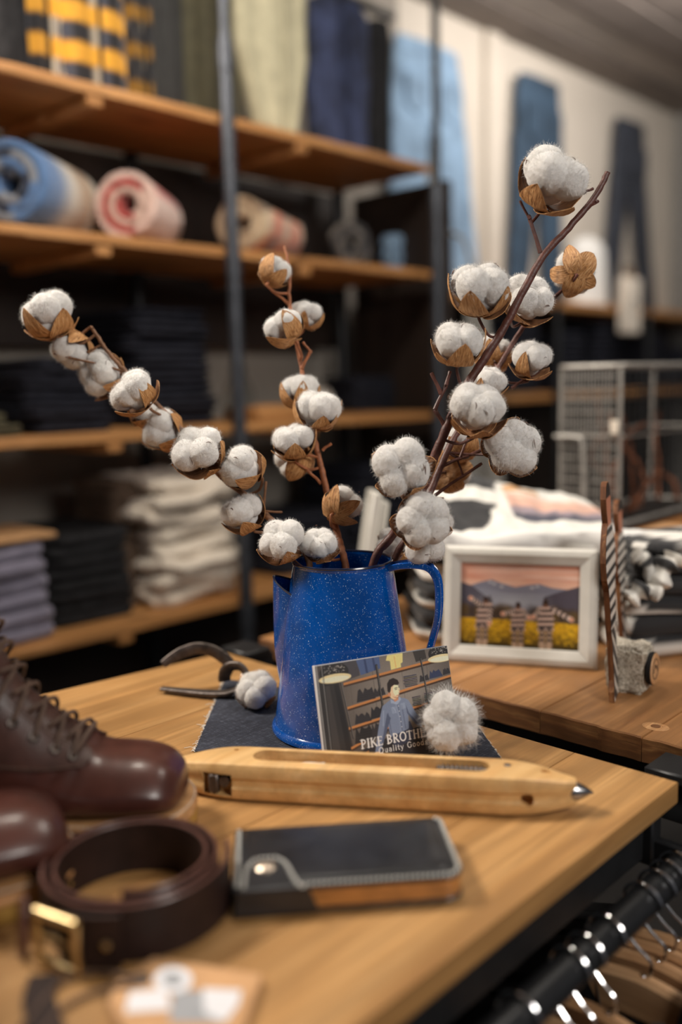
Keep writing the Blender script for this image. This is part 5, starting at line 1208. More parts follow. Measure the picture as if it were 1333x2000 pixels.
branch('second right cotton branch behind the tall dark one, purple-brown stem', [
    [(1128, 540, 1.10, 2.0), (1085, 580, 1.10, 2.4), (1028, 632, 1.10, 2.9), (988, 695, 1.095, 3.2), (958, 745, 1.09, 3.5), (918, 810, 1.085, 3.8), (885, 860, 1.08, 4.0), (860, 915, 1.075, 4.2), (838, 968, 1.07, 4.2), (815, 1020, 1.07, 4.2), (768, 1100, 1.068, 4.2), (*inj(.040, .010, .12), 4.2), (*inj(.0, .02, .010), 4.2)]],
    [(1122, 532, 47, .1, -.35, -.85, 1.09), (1040, 702, 46, .15, -.85, .30, 1.08), (968, 692, 38, .1, -.5, -.55, 1.12), (1000, 874, 62, .15, -.15, .97, 1.02), (902, 868, 37, -.2, -.6, -.5, 1.10), (876, 920, 47, .25, -.1, -.85, 1.13), (828, 1062, 47, .15, -.1, .95, 1.03), (766, 1062, 34, -.5, -.3, .5, 1.12), (852, 1020, 36, .4, -.5, .2, 1.09)],
    [(862, 912, 940, 880, 1.075, 2.2), (900, 893, 918, 845, 1.07, 1.7), (850, 968, 942, 905, 1.075, 2.0), (905, 930, 893, 895, 1.075, 1.3), (1000, 758, 1055, 725, 1.09, 1.8), (800, 1045, 860, 1040, 1.06, 2.0)], M['twig_d'])

# loose bolls on the table
def loose(px, py, rpx, axis, label, lint, nh, flat=.86):
    p = at_z(px, py+rpx*.80, ZC_); D = float(np.dot(RC[2], np.array(p)-CAM)); R = rpx*D/FPX/1.08
    o = boll_at(Vector((0, 0, 0)), R, axis, None, lint, nh, .92)
    zmin = min((o.matrix_world.to_3x3() @ v_.co).z for v_ in o.data.vertices); o.location = (p.x, p.y, ZC_-zmin+.0006)
    for h in o.children:
        pass
    return tag(o, label, 'cotton boll')
a = loose(505, 1346, 43, camdir(-.35, -.7, .60), 'loose cotton boll lying left of the blue jug beside the iron strap', LINT[1], 3)
b = loose(880, 1432, 61, camdir(.05, -.15, .95), 'fluffy loose cotton boll lying in front of the leaning book', FLUFF[0], 0)

# ================================================================== book leaning on the jug
bl = at_z(640, 1518, ZC_); br_ = at_z(904, 1463, ZC_); ex = (br_-bl).normalized(); Wb = .157; nv = Vector((ex.y, -ex.x, 0))
if nv.dot(Vector((1, 1, 0))) > 0: nv = -nv
HB = .110; tilt = math.radians(14); ez = Vector((0, 0, 1))*math.cos(tilt)-nv*math.sin(tilt); ey = ez.cross(ex); R3 = basis(ex, ey, ez); TB = .008
b0 = Vector((bl.x, bl.y, ZC_+.0010+TB*abs(ey.z)*0))
if ey.z < 0: b0.z += TB*(-ey.z)
bo = thing('book', 'small landscape book with a shop photo cover, leaning on the blue jug', 'book', b0+ex*Wb/2)
def BP(a, b, c): return b0+ex*a+ez*b+ey*c
obj('pages', MB().box(BP(Wb/2+.001, HB/2, TB/2), (Wb-.006, TB-.002, HB-.004), R3), M['paper'], bo)
obj('cover_board', MB().box(BP(Wb/2, HB/2, .0007), (Wb, .0012, HB), R3, .0003), M['grey_print'], bo)
obj('cover_board', MB().box(BP(Wb/2, HB/2, TB-.0007), (Wb, .0012, HB), R3, .0003), M['grey_print'], bo)
obj('spine', MB().box(BP(.0006, HB/2, TB/2), (.0012, TB-.0026, HB), R3, .0003), M['paper'], bo)
obj('cover_picture', cover().mesh_grid(MB(), lambda u, v: BP(.0005+(Wb-.001)*u, HB-.0005-(HB-.001)*v, -.0001)), M['print'], bo)

# ================================================================== weaving shuttle
L3 = at_z(318, 1500, ZT+.02); R3_ = at_z(1157, 1543, ZT+.021); ex = (R3_-L3); ex.z = 0; LS = ex.length; ex.normalize(); ey = Vector((-ex.y, ex.x, 0)); S0 = L3.copy(); S0.z = ZT+.0006
if ey.dot(Vector((1, 1, 0))) < 0: ey = -ey          # ey points away from the viewer
WS, HS = .050, .0385; TL = .018
st = thing('weaving_shuttle', 'long boat-shaped wooden weaving shuttle with steel tips, lying in front of the book', 'shuttle', S0+ex*LS/2)
def sec(x):
    e = min(x-TL*.8, LS-TL*.8-x)/.075; e = min(1, max(0.0, e)); k = math.sin(e*PI/2)**.75; w_ = .013+(WS-.013)*k; zt = HS-(HS-.030)*(1-math.sin(min(1, e*1.15)*PI/2)); zb = .006*(1-math.sin(min(1, e*1.3)*PI/2)); return w_, zb, zt
def sring(x):
    w_, zb, zt = sec(x); h = zt-zb; mz = zb; R = []; r = min(.006, w_*.22); gr = .0022*min(1, w_/WS)**2
    half = [(.0, 0), (w_/2-r, 0), (w_/2-r*.4, r*.25), (w_/2, r), (w_/2, h*.34), (w_/2-gr, h*.40), (w_/2-gr, h*.56), (w_/2, h*.62), (w_/2, h-r*1.1), (w_/2-r*.35, h-r*.3), (w_/2-r*1.1, h), (0, h)]
    for a, b in half: R.append((-a, b))
    for a, b in half[-2:0:-1]: R.append((a, b))
    return [S0+ex*x+ey*a+Vector((0, 0, mz+b)) for a, b in R]
bd = MB().loft([sring(TL*.8+(LS-TL*1.6)*k/70) for k in range(71)], True, True)
def slot(x0, x1, w_, z0, z1, off=0):
    P = [(x0+w_/2-w_/2*math.cos(a), -w_/2*math.sin(a)) for a in [PI/2-PI*k/10 for k in range(11)]][::-1]
    P = [(x0+w_/2+w_/2*math.cos(a), w_/2*math.sin(a)) for a in [PI/2+PI*k/10 for k in range(11)]]+[(x1-w_/2+w_/2*math.cos(a), w_/2*math.sin(a)) for a in [-PI/2+PI*k/10 for k in range(11)]]
    T = Matrix.Translation(S0) @ basis(ex, ey, Vector((0, 0, 1))).to_4x4(); return MB().loft([[T @ Vector((p[0], p[1]+off, z0)) for p in P], [T @ Vector((p[0], p[1]+off, z1)) for p in P]], True, True)
def hole(x, z, r, dep):      # into the front face
    T = Matrix.Translation(S0+ex*x-ey*(WS/2+.002)+Vector((0, 0, z))) @ basis(Vector((0, 0, 1)), ex, ey).to_4x4(); n = 20
    return MB().loft([[T @ Vector((r*math.cos(2*PI*k/n), r*math.sin(2*PI*k/n), c)) for k in range(n)] for c in (0, dep)], True, True)
def thole(x, y, r, dep):
    T = Matrix.Translation(S0+ex*x+ey*y+Vector((0, 0, HS-dep))); n = 18
    return MB().loft([[T @ Vector((r*math.cos(2*PI*k/n), r*math.sin(2*PI*k/n), c)) for k in range(n)] for c in (0, dep+.004)], True, True)
fx = lambda px, py: (at_z(px, py, ZT+HS)-S0).dot(ex)
X0, X1 = fx(492, 1480), fx(957, 1505)
cuts = [slot(X0, X1, .025, .010, HS+.01), thole(fx(992, 1500), .006, .0044, .0022), thole(fx(1067, 1503), .002, .0050, .006), thole(fx(455, 1475), .010, .0026, .004)]
FH = lambda px, py, z: (at_z(px, py, ZT+z)-S0).dot(ex)
cuts += [hole(FH(1030, 1556, .016), .0165, .0062, .02), MB().box(S0+ex*(FH(428, 1528, .016))-ey*(WS/2)+Vector((0, 0, .016)), (.030, .028, .022), basis(ex, ey, Vector((0, 0, 1))))]
obj('body', boolean(bd, cuts), M['shuttle'], st, ang=32)
for sgn, xx in ((1, LS-TL*1.0), (-1, TL*1.0)):
    T = Matrix.Translation(S0+ex*xx+Vector((0, 0, .0185))) @ basis(Vector((0, 0, 1)), ey*sgn, ex*sgn).to_4x4()
    obj('steel_tip', MB().lathe([(0, -.012), (.0098, -.012), (.0098, .0005), (.0088, .004), (.0062, .010), (.0030, .0155), (.0006, .0185), (0, .0188)], 28, T), M['steel'], st)
obj('spindle', MB().tube([S0+ex*(X1-.003)+ey*.003+Vector((0, 0, .031)), S0+ex*(X1-.050)+ey*.003+Vector((0, 0, .031))], .0045, 14), M['iron'], st)
sp_ = MB()
for k in range(9): sp_.tube([S0+ex*(X1-.008-k*.0045)+Vector((0, 0, .031))+ey*(.003+.0054*math.cos(a))+Vector((0, 0, .0054*math.sin(a))) for a in [2*PI*q/16 for q in range(17)]], .0009, 5, False)
obj('spring', sp_, M['iron'], st)
fq = S0+ex*fx(592, 1490); obj('quill', MB().loft([[fq+ex*(-.026+.045*t)+ey*((a)*.008*math.sin(PI*min(1, t*.9+.1)))+Vector((0, 0, .027+.006*t+b)) for a, b in ((-1, 0), (0, .0012), (1, 0), (0, -.0006))] for t in [k/10 for k in range(11)]], True, True), M['thread'], st, label='small white quill inside the slot')
nx_ = FH(428, 1528, .016)
obj('side_plate', MB().box(S0+ex*(nx_-.004)-ey*(WS/2-.006)+Vector((0, 0, .016)), (.010, .008, .019), basis(ex, ey, Vector((0, 0, 1))), .0015).tube([S0+ex*(nx_+.007)-ey*(WS/2-.002)+Vector((0, 0, .019)), S0+ex*(nx_+.007)-ey*(WS/2-.011)+Vector((0, 0, .019))], .0052, 14), M['iron'], st)
obj('screw_head', MB().lathe([(0, .0005), (.0032, .0005), (.0038, 0), (.0038, -.0015)], 12, Matrix.Translation(S0+ex*fx(992, 1500)+ey*.006+Vector((0, 0, HS-.0012)))), M['steel'], st)

# ================================================================== forged iron strap (bent spring)
P = [at_z(316, 1345, ZT+.006), at_z(360, 1350, ZT+.006), at_z(410, 1354, ZT+.0065)]
qd = float(np.dot(RC[2], np.array(P[2])-CAM))
P += [at_d(448, 1353, qd-.006), at_d(472, 1340, qd-.004), at_d(481, 1318, qd), at_d(470, 1302, qd+.004), at_d(452, 1301, qd+.008), at_d(440, 1312, qd+.012), at_d(439, 1326, qd+.018)]
Q = [at_d(438, 1322, qd+.030), at_d(447, 1300, qd+.034), at_d(440, 1287, qd+.036), at_d(415, 1271, qd+.038), at_d(385, 1266, qd+.036), at_d(355, 1275, qd+.032), at_d(332, 1288, qd+.028), at_d(318, 1298, qd+.025)]
fi = thing('iron_strap', 'bent wrought-iron strap with a curl, lying at the back corner of the table', 'iron strap', (P[1].x, P[1].y, ZT))
sp_ = spline(P+Q[0:], 7); n = len(sp_); rad = [.0030+.0016*min(1, min(i, n-1-i)/14) for i in range(n)]
for q in sp_: q.z = max(q.z, ZT+.0062)
obj('strap', MB().tube(sp_, rad, 12, True, (1.75, .70)), M['iron'], fi, ang=60)
# ================================================================== black leather wallet
HWL = .0225
TLp, TRp, BLp, BRp = at_z(446, 1620, ZT+HWL), at_z(860, 1596, ZT+HWL), at_z(470, 1742, ZT+HWL), at_z(914, 1708, ZT+HWL)
ex = ((TRp-TLp)+(BRp-BLp)); ex.z = 0; ex.normalize(); ey = Vector((-ex.y, ex.x, 0)); LW = ((TRp-TLp).length+(BRp-BLp).length)/2; WW = .098
c0 = (TLp+TRp+BLp+BRp)/4; c0.z = ZT+.0006; yw_ = math.atan2(ex.y, ex.x)
wl = thing('wallet', 'long black leather wallet with white stitching and a snap, beside the belt', 'wallet', c0, (0, 0, yw_), world=False)
def rrect(x0, x1, y0, y1, rl, rr_, n=8):
    P = []
    for cx, cy, r, a0 in ((x1-rr_, y0+rr_, rr_, -90), (x1-rr_*.4, y1-rr_*.4, rr_*.4, 0), (x0+rl, y1-rl, rl, 90), (x0+rl, y0+rl, rl, 180)):
        for k in range(n+1): a = math.radians(a0+90*k/n); P.append((cx+r*math.cos(a), cy+r*math.sin(a)))
    return P
hx, hy = LW/2, WW/2
obj('back_cover', MB().prism(rrect(-hx, hx, -hy, hy, .003, .016), 0, .0035, .0008), M['wallet'], wl)
for k in range(4):
    i = .0012+.0006*(k % 2); obj('inner_leaf', MB().prism(rrect(-hx+.003, hx-i, -hy+i, hy-i, .003, .015), .0037+k*.0037, .0071+k*.0037, .0006), M['tan'], wl)
tc = MB(); NXw, NYw = 60, 34
RP = rrect(-hx, hx, -hy, hy, .003, .016)
tc.prism(RP, .0187, .0218, .0009)
obj('front_cover', tc, M['wallet'], wl)
pad = MB(); RQ = rrect(-hx+.010, hx-.009, -hy+.010, hy-.003, .004, .012)
pad.loft([[(p[0]*s, p[1]*s, .0217+.0016*z) for p in RQ] for s, z in ((1, 0), (.985, .45), (.95, .8), (.8, 1), (.4, 1.1), (.05, 1.1))], False, True); obj('front_panel', pad, M['wallet'], wl)
# spine side on the left
obj('fold', MB().box((-hx+.0006, 0, .011), (.0022, WW-.004, .0205), ch=.0009), M['wallet'], wl)
def stitches(path, pitch, r, wd, name='stitching'):
    m = MB(); acc = 0; P = [Vector(p) for p in path]
    L = [0]
    for a, b in zip(P[:-1], P[1:]): L.append(L[-1]+(b-a).length)
    k = pitch*.5
    while k < L[-1]:
        i = max(j for j in range(len(L)) if L[j] <= k); i = min(i, len(P)-2); t = (k-L[i])/max(1e-9, L[i+1]-L[i]); p = P[i].lerp(P[i+1], t); d = (P[i+1]-P[i]).normalized(); s = Vector((-d.y, d.x, 0)); s = s.normalized() if s.length > .1 else Vector((1, 0, 0))
        dd = (s*.85+d*.45).normalized(); m.tube([p-dd*wd, p-dd*wd*.5+Vector((0, 0, r*.8)), p+Vector((0, 0, r)), p+dd*wd*.5+Vector((0, 0, r*.8)), p+dd*wd], [r*.7, r, r*1.05, r, r*.7], 6)
        k += pitch
    o = obj(name, m, M['thread'], wl); o['kind'] = 'stuff'; return o
zt_ = .0219
edge_r = [(p[0], p[1], zt_) for p in rrect(-hx+.0028, hx-.0028, -hy+.0028, hy-.0028, .003, .0135)]
n9 = 9
stitches([edge_r[2*n9-1]]+edge_r[n9:2*n9-1][::-1]+edge_r[:n9][::-1]+[(-hx+.045, -hy+.0028, zt_)], .0040, .00085, .0018)
stitches([(-hx+.0032, hy-.002, zt_), (-hx+.0032, -hy+.004, zt_)], .0040, .00085, .0018)
# snap flap: over the top near the left end and down the front edge
fl_ = MB(); rows_ = []
def outline(s):      # half width of the flap along its run, s 0 tip on top .. 1 bottom of the front face
    return .0195*math.sqrt(max(0, 1-(1-min(1, s/.34))**2)) if s < .34 else .0195+.006*((s-.34)/.66)**1.5
run = [(-hy+.044-.044*t/.62, .0245-.0015*t) for t in [k/14*.62 for k in range(15)]]+[(-hy-.0022*math.sin(a)-.0004, .0214+.0020*math.cos(a)) for a in [PI/2*k/5 for k in range(1, 6)]]+[(-hy-.0028, .021-.019*k/6) for k in range(1, 7)]
NR = len(run); cxf = -hx+.0265
for i, (y, z) in enumerate(run):
    s = i/(NR-1); hwf = max(.0015, outline(s)); rows_.append([(cxf-hwf+(2*hwf+.020*max(0, s-.28)**1.1)*k/10, y, z) for k in range(11)])
inn_ = [[(p[0], p[1]+(.0016 if i > 16 else 0), p[2]-(.0016 if i <= 16 else 0)) for p in r] for i, r in enumerate(rows_)]
fl_.loft([a+b[::-1] for a, b in zip(rows_, inn_)], True, True); flap = obj('flap', fl_, M['wallet'], wl, ang=50)
pr = [r[-1] for r in rows_]; pl_ = [r[0] for r in rows_]
def insetx(P, d): return [(p[0]+d, p[1]+(-.0004 if i > 16 else 0), p[2]+.0002) for i, p in enumerate(P)]
stitches(insetx(pl_, .0022)[4:16][::-1]+[(cxf, run[0][0]-.0022, run[0][1]+.0002)][0:0]+insetx(pl_, .0022)[1:4][::-1]+insetx(pr, -.0022)[1:18], .0038, .0008, .0017)
ys_ = run[5][0]; T = Matrix.Translation((cxf-.001, ys_, .0243))
obj('snap', MB().lathe([(.0082, -.0004), (.0082, .0004), (.0070, .0014), (.0064, .0016), (.0060, .0012), (.0054, .0016), (.0030, .0026), (0, .0029)], 28, T), M['snap'], wl)

# ================================================================== coiled belt
bc = at_z(262, 1684, ZT+.038); BX, BY = bc.x, bc.y; HBt = .042; RB = .0735
bt_ = thing('coiled_belt', 'dark brown leather belt rolled in a coil with a square brass buckle', 'belt', (BX, BY, ZT+.0006))
cam_ang = math.atan2(-BY, -BX)          # towards the viewer
a_end = cam_ang-math.radians(12)        # inner end faces the viewer, a little left
turns = 2.3; m = MB(); rings = []; NB = 200; th_ = .0036
def bpos(t):
    # t 0 inner end .. 1 outer end
    a = a_end+2*PI*turns*t; r = RB-.019*(1-t)**.9-.0012
    if t < .12: r -= .006*(1-t/.12)**2
    a0 = a; return a0, r
for k in range(NB+1):
    a, r = bpos(k/NB); d = Vector((math.cos(a), math.sin(a), 0)); R = []
    e = .0009; zl = ZT+.0008+.0010*nz(a*.6, 2, 1)*0
    for (x, z) in ((-th_/2, e), (-th_/2, HBt-e), (-th_/2+e, HBt), (th_/2-e, HBt), (th_/2, HBt-e), (th_/2, e), (th_/2-e, 0), (-th_/2+e, 0)): R.append(Vector((BX, BY, zl+z))+d*(r+x))
    rings.append(R)
m.loft(rings, True, True); strap = obj('strap', m, M['belt'], bt_, ang=35)
eg_ = MB(); er_ = []
for k in range(NB+1):
    a, r = bpos(k/NB); d = Vector((math.cos(a), math.sin(a), 0)); R = []
    for (x, z) in ((-th_/2+.0003, HBt-.0006), (-th_/2+.0009, HBt+.0002), (th_/2-.0009, HBt+.0002), (th_/2-.0003, HBt-.0006)): R.append(Vector((BX, BY, ZT+.0008+z))+d*(r+x))
    er_.append(R)
obj('edge', eg_.loft(er_, True, True), M['belt_edge'], bt_, label='glossy lighter top edge of the belt')
# buckle at the outer end
q = at_d(152, 1818, .655); ab = math.atan2(q.y-BY, q.x-BX); dn = Vector((math.cos(ab), math.sin(ab), 0)); tn = Vector((-dn.y, dn.x, 0))
if np.dot(RC[0], np.array(tn)) < 0: tn = -tn                # image right
cb_ = Vector((BX, BY, 0))+dn*(RB+.011); cb_.z = ZT+.0215; T3 = basis(tn, Vector((0, 0, 1)), dn)
def BK(x, z, o_=0): return cb_+tn*x+Vector((0, 0, z))+dn*o_
bw_, bh_ = .0178, .0188
bk_ = MB(); P = []
for (sx, sz) in ((-1, 1), (1, 1), (1, -1), (-1, -1)): P.append(BK(sx*bw_, sz*bh_))
obj('buckle_frame', MB().tube([BK(-bw_, bh_), BK(bw_, bh_-.0015)], .0038, 10).tube([BK(bw_, bh_-.0015), BK(bw_+.0012, 0, .003), BK(bw_-.0005, -bh_+.001)], .0030, 10).tube([BK(bw_-.0005, -bh_+.001), BK(-bw_+.002, -bh_+.001)], .0036, 10).tube([BK(-bw_+.002, -bh_+.001), BK(-bw_+.001, 0, .001), BK(-bw_, bh_)], .0026, 10), M['brass'], bt_, ang=60)
obj('buckle_prong', MB().tube(spline([BK(-bw_, .002, .0), BK(-.008, .002, .0), BK(.002, -.001, -.003), BK(.009, -.005, -.0055)], 5), .0018, 8), M['brass'], bt_)
sm = MB(); rg = []
for k in range(19):        # end of the strap that carries the buckle: leaves the coil and turns round the bar
    t = k/18; a = ab+(.55*(1-t))*(-1 if np.dot(RC[0], np.array(Vector((-math.sin(ab), math.cos(ab), 0)))) > 0 else 1)*-1
    r = RB+.0035+.004*t**2; rg.append([Vector((BX, BY, ZT+.0012+z))+Vector((math.cos(a), math.sin(a), 0))*(r+x) for x, z in ((-.0018, .001), (-.0018, HBt-.002), (.0018, HBt-.002), (.0018, .001))])
obj('buckle_strap', sm.loft(rg, True, True), M['belt'], bt_)
kp = MB(); P = []
for k in range(25):
    a = 2*PI*k/24; P.append(BK(-bw_-.016+.0075*math.cos(a)*.9, .021*math.sin(a)*.92+.0005, .0065*math.cos(a+.4)-.002))
obj('keeper_loop', kp.tube(P, .0022, 8, False, (1.7, .7)), M['belt_edge'], bt_)
obj('rivet', MB().lathe([(0, .0012), (.0022, .0008), (.003, 0), (.003, -.002)], 14, Matrix.Translation(Vector((BX, BY, ZT+.022))+Vector((math.cos(ab+.0), math.sin(ab), 0))*0+(Vector((0, 0, 0)))) @ Matrix.Translation(dn*(RB+.0076)*.93+tn*.034) @ T3.to_4x4()), M['brass'], bt_)

# ================================================================== kraft hang tag with white labels, its cord
zt = ZT+.0062
TG = [at_z(x, y, zt) for x, y in ((212, 1952), (228, 1918), (300, 1868), (512, 1902), (470, 2020), (246, 2014))]
ctg = sum(TG, Vector())/6
tg = thing('hang_tag', 'kraft card hang tag with white stickers at the bottom of the photo', 'tag', (ctg.x, ctg.y, ZT+.0004))
for k, (za, zb) in enumerate(((.0004, .0030), (.0033, .0060))):
    obj('card', MB().prism([(p.x, p.y) for p in TG], ZT+za, ZT+zb, .0003), M['kraft'], tg)
def flat(name, pts, mat, z=.00625, lab=None): return obj(name, MB().prism([(p.x, p.y) for p in [at_z(x, y, zt) for x, y in pts]], ZT+z-.00022, ZT+z), mat, tg, label=lab)
flat('sticker', [(252, 1938), (325, 1930), (333, 1972), (244, 1978)], M['paper'])
flat('sticker', [(396, 1930), (472, 1934), (466, 1962), (440, 1996), (400, 1978)], M['paper'])
flat('sticker', [(338, 1936), (394, 1934), (438, 1998), (330, 1996)], M['grey_print'], .00605, 'grey printed strip of the sticker')
cc_ = [(338+38*math.cos(a), 1914+26*math.sin(a)) for a in [2*PI*k/28 for k in range(28)]][::-1]
flat('seal', cc_, M['paper'], .0065)
flat('seal_print', [(338+20*math.cos(a), 1914+14*math.sin(a)) for a in [2*PI*k/20 for k in range(20)]][::-1], M['grey_print'], .0067)
e_ = at_z(276, 1914, zt); obj('eyelet', MB().lathe([(.0030, .0002), (.0042, .0012), (.0060, .0010), (.0066, .0)], 22, Matrix.Translation((e_.x, e_.y, ZT+.0060))).lathe([(0, .0003), (.0035, .0004)], 22, Matrix.Translation((e_.x, e_.y, ZT+.0060))), M['iron'], tg)
P = [at_z(276, 1914, ZT+.0065), at_z(240, 1925, ZT+.0075), at_z(195, 1936, ZT+.003), at_z(150, 1952, ZT+.0025), at_z(110, 1980, ZT+.0025), at_z(75, 2030, ZT+.0025)]
obj('cord', MB().tube(spline(P, 6), .0016, 8), M['lace'], tg)
P = [at_z(276, 1914, ZT+.0065), at_z(235, 1905, ZT+.0075), at_z(190, 1900, ZT+.003), at_z(140, 1908, ZT+.0025), at_z(100, 1935, ZT+.0025), at_z(40, 2010, ZT+.0025)]
obj('cord', MB().tube(spline(P, 6), .0016, 8), M['lace'], tg)
lp = spline([at_z(88, 1905, ZT+.002), at_z(76, 1950, ZT+.002), at_z(88, 1995, ZT+.002), at_z(110, 2060, ZT+.002)], 6); lm = MB(); rg = []
for i, p in enumerate(lp):
    d = (lp[min(i+1, len(lp)-1)]-lp[max(i-1, 0)]).normalized(); s = Vector((-d.y, d.x, 0)); rg.append([Vector((p.x, p.y, ZT+z))+s*x for x, z in ((-.010, .0005), (-.010, .0030), (.010, .0030), (.010, .0005))])
single('leather_shade_strip', lm.loft(rg, True, True), M['belt'], 'dark leather strip, also standing for shade, below the brass buckle at the bottom left', 'strip', (lp[0].x, lp[0].y, ZT))  # dark strip: leather, with the shade below the buckle put into its shape

# ================================================================== brown lace-up boots
SK_ = [ # T(x,z) top line, B(x,z) bottom line, half width
 (.3035, .040, .3015, .034, .010), (.3020, .050, .298, .030, .026), (.2975, .060, .292, .028, .0365), (.287, .070, .280, .0275, .0440), (.268, .0765, .258, .0275, .0485), (.248, .0785, .236, .0275, .0500), (.232, .0805, .214, .0275, .0495), (.216, .0880, .188, .0275, .0480),
 (.197, .0985, .156, .0275, .0455), (.176, .117, .115, .0275, .0430), (.157, .137, .070, .0275, .0405), (.145, .159, .026, .032, .0390), (.136, .182, .005, .072, .0390), (.130, .205, .002, .120, .0405), (.126, .226, .000, .172, .0425), (.124, .246, -.001, .220, .0440), (.123, .260, -.002, .254, .0450)]
def bsurf(u, ang, off=0.0):
    """u 0 toe .. 1 collar; ang 0 on the top line, +-180 bottom"""
    n = len(SK_)-1; f = min(max(u, 0), .9999)*n; i = int(f); t = f-i
    def g(j): return SK_[min(max(j, 0), n)]
    q = []
    for k in range(5):
        a, b, c, d = g(i-1)[k], g(i)[k], g(i+1)[k], g(i+2)[k]; q.append(.5*((2*b)+(c-a)*t+(2*a-5*b+4*c-d)*t*t+(3*b-a-3*c+d)*t**3))
    T, B = Vector((q[0], 0, q[1])), Vector((q[2], 0, q[3])); C_ = (T+B)/2; h = (T-B)/2
    ca, sa = math.cos(ang), math.sin(ang); e2 = .78; ex_ = math.copysign(abs(sa)**e2, sa)
    lo = 1.0; cb = ca if ca > 0 else math.copysign(abs(ca)**.55, ca)
    foot = min(1, max(0, 1-(u-.45)/.25)); wsh = 1.0+ (.10*foot*(1-max(0, ca))-.20*foot*max(0, ca)*abs(sa))
    p = C_+h*cb+Vector((0, q[4]*ex_*wsh, 0))
    if off:
        eps = .004; a = bsurf(min(u+eps, 1), ang)-bsurf(max(u-eps, 0), ang); b = bsurf(u, ang+.02)-bsurf(u, ang-.02); nrm = a.cross(b)
        if nrm.length > 0:
            nrm.normalize(); c = p-C_
            if nrm.dot(c) < 0: nrm = -nrm
            p = p+nrm*off
    return p
def sole_outline(grow, z):
    P = []; tab = [(-.006, .0), (-.004, .016), (.004, .027), (.03, .0335), (.08, .0325), (.13, .0335), (.18, .043), (.22, .0495), (.25, .0500), (.275, .0445), (.292, .032), (.3005, .016), (.3035, 0)]
    pts = spline([(x, y, 0) for x, y in tab], 4)
    L = [(p.x, p.y) for p in pts]; full = L+[(x, -y) for x, y in L[-2:0:-1]]
    cx = .15
    return [Vector((cx+(x-cx)*(1+grow/.15), y+math.copysign(grow, y)*(1 if abs(y) > .002 else 0), z)) for x, y in full]
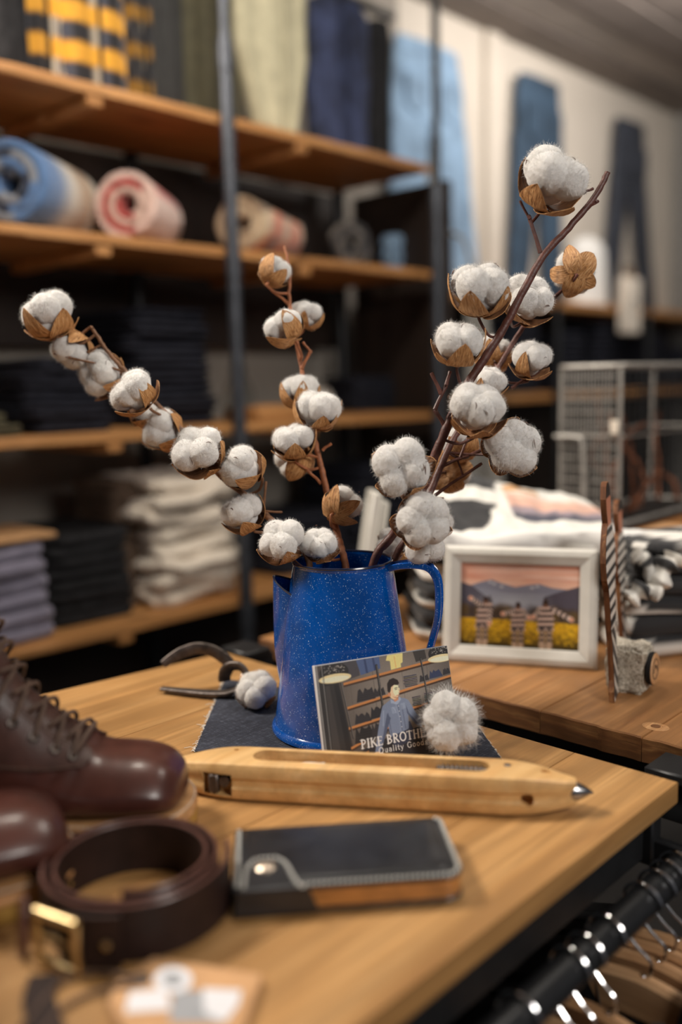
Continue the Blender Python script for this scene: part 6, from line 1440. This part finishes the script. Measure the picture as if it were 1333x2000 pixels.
def boot(label, loc, yaw):
    b = thing('boot', label, 'boot', loc, (0, 0, yaw), 'pair of brown lace-up boots', world=False)
    NU_, NA = 66, 56; m = MB(); rings = []
    for i in range(NU_+1):
        u = i/NU_; R = []
        for k in range(NA):
            p = bsurf(u, 2*PI*k/NA); w_ = .0010*nz(p.x*22, p.y*22, p.z*22)*(1 if u > .32 else .2); cr = 0
            if .36 < u < .6: cr = .0012*math.sin(u*150+p.y*40)*math.exp(-((u-.47)/.08)**2)
            q = p-Vector((SK_[8][2], 0, .06)); R.append(p+q.normalized()*(w_+cr))
        rings.append(R)
    m.loft(rings, True, False)
    inner = [[p+(Vector((.052, 0, p.z))-p)*.07 for p in rings[-1]], [p+(Vector((.052, 0, p.z))-p)*.12-Vector((0, 0, .06)) for p in rings[-1]]]
    m.loft([rings[-1]]+inner, False, True); obj('upper', m, M['boot'], b, ang=70)
    # quarters with facings, tongue, collar
    for s in (-1, 1):
        q = MB(); NI, NJ = 40, 16; out = []; inn_ = []
        for i in range(NI+1):
            for j in range(NJ+1):
                v = j/NJ; u0 = .395+.05*abs(v-.45)**1.5; u = u0+(.985-u0)*i/NI
                a0 = math.radians(17); a1 = math.radians(52+66*min(1, max(0, (i/NI-.02)/.62))**.8); a = a0+(a1-a0)*v
                out.append(bsurf(u, s*a, .0026)); inn_.append(bsurf(u, s*a, .0004))
        F = [(i*(NJ+1)+j, i*(NJ+1)+j+1, (i+1)*(NJ+1)+j+1, (i+1)*(NJ+1)+j) for i in range(NI) for j in range(NJ)]
        q.add(out, F); n_ = len(out); q.add(inn_, [f[::-1] for f in F]); bdr = list(range(NJ+1))+[i*(NJ+1)+NJ for i in range(1, NI+1)]+[NI*(NJ+1)+j for j in range(NJ-1, -1, -1)]+[i*(NJ+1) for i in range(NI-1, 0, -1)]
        q.f += [(bdr[k], bdr[(k+1) % len(bdr)], n_+bdr[(k+1) % len(bdr)], n_+bdr[k]) for k in range(len(bdr))]
        obj('quarter', q, M['boot2'], b, ang=50)
        sm_ = MB()
        for vv in (.06, .11):
            P = []
            for i in range(60):
                u = .43+.54*i/59; a = math.radians(17+101*vv); P.append(bsurf(u, s*a, .0029))
            sm_.tube(P, .00045, 5)
        P = []
        for k in range(60):
            f = k/59; a1 = 52+66*min(1, max(0, (f-.02)/.62))**.8; P.append(bsurf(.41+.56*f, s*math.radians(17+(a1-17)*.93), .0029))
        sm_.tube(P, .0005, 5)
        o = obj('seam', sm_, M['lace'], b); o['kind'] = 'stuff'
    tg_ = MB(); rows_ = []
    for i in range(34):
        u = .43+.585*i/33; rows_.append([bsurf(min(u, 1), math.radians(-28+56*k/8), .0005+.002*math.cos(PI*(k/8-.5)))+(Vector((.004, 0, .02))*max(0, u-.98)*40*.6) for k in range(9)])
    tg_.loft(rows_, closed=False); tg_.loft([[p-Vector((.0018, 0, .001)) for p in r] for r in rows_], closed=False); obj('tongue', tg_, M['boot2'], b, ang=70)
    obj('collar', MB().tube([bsurf(.995, 2*PI*k/48, .0006) for k in range(49)], .0024, 8, False), M['tan'], b, label='tan leather binding at the collar')
    # eyelets, hooks and laces
    us = [.445, .492, .540, .588, .636]+[.70, .757, .814, .871, .93]; ae = math.radians(40)
    for i, u in enumerate(us):
        for s in (-1, 1):
            p = bsurf(u, s*ae, .0030); n_ = (bsurf(u, s*ae, .006)-bsurf(u, s*ae, .001)).normalized(); x = n_.orthogonal().normalized(); T = Matrix.Translation(p) @ basis(x, n_.cross(x), n_).to_4x4()
            if i < 5: obj('eyelet', MB().lathe([(.0020, -.001), (.0025, .0008), (.0040, .0013), (.0050, .0006), (.0053, -.0006)], 18, T).lathe([(0, -.0002), (.0022, -.0001)], 12, T), M['iron'], b)
            else: obj('speed_hook', MB().lathe([(.0014, -.001), (.0014, .003), (.0034, .0042), (.0034, .0050), (0, .0054)], 14, T), M['steel'], b)
    for i in range(len(us)):
        for s in (-1, 1):
            if i+1 < len(us):
                a, c = us[i], us[i+1]; hh = .0032 if i < 4 else .005
                P = [bsurf(a, s*ae, .0012)]+[bsurf(a+(c-a)*t, s*ae*(1-2*t), hh*(1-.45*max(0, t-.5)*2)+.0036*math.sin(PI*min(1, t*1.25))+(.0022 if s > 0 else 0)) for t in (.06, .2, .35, .5, .62, .70)]+[bsurf(a+(c-a)*.76, -s*ae*.50, .0012)]
                obj('lace', MB().tube(spline(P, 4), .0021, 8), M['lace'], b)
    obj('lace', MB().tube(spline([bsurf(us[0], -ae, .0032)]+[bsurf(us[0]-.004, -ae*(1-2*t), .0055+.002*math.sin(PI*t)) for t in (.2, .5, .8)]+[bsurf(us[0], ae, .0032)], 4), .0021, 8), M['lace'], b)
    # welt, midsole, outsole, heel
    obj('welt', MB().loft([sole_outline(g_, z) for g_, z in ((.003, .0235), (.0058, .0236), (.0066, .0250), (.0066, .0268), (.0056, .0282), (.002, .0285), (-.012, .0284))], True, True), M['welt'], b, ang=50)
    obj('midsole', MB().loft([sole_outline(g_, z) for g_, z in ((.003, .0165), (.0060, .0168), (.0070, .0185), (.0070, .0216), (.0060, .0232), (.003, .0234))], True, True), M['welt'], b, ang=50)
    obj('outsole', MB().loft([sole_outline(g_, z) for g_, z in ((.001, .0002), (.0045, .0008), (.0064, .004), (.0068, .012), (.0066, .0160), (.004, .0164))], True, True), M['crepe'], b, ang=50)
    st_ = MB(); P = sole_outline(.0052, .0284)
    for k in range(0, len(P)):
        a, c = P[k], P[(k+1) % len(P)]; L = (c-a).length; nn_ = max(1, int(L/.0034))
        for q in range(nn_): s0 = a.lerp(c, (q+.15)/nn_); s1 = a.lerp(c, (q+.85)/nn_); st_.tube([s0, s0.lerp(s1, .5)+Vector((0, 0, .0004)), s1], .0005, 5)
    o = obj('welt_stitches', st_, M['thread'], b); o['kind'] = 'stuff'
    return b
y1 = math.radians(-46); tp = at_z(372, 1574, ZT+.02); d1 = Vector((math.cos(y1), math.sin(y1), 0)); l1 = tp-d1*.305; boot('right-hand brown boot behind the coiled belt, its whole toe in view', (l1.x, l1.y, ZT+.0004), y1)
y2 = math.radians(-20); tp = at_z(138, 1662, ZT+.02); d2 = Vector((math.cos(y2), math.sin(y2), 0)); l2 = tp-d2*.305; boot('nearer brown boot at the left edge, only its shiny toe in view', (l2.x, l2.y, ZT+.0004), y2)
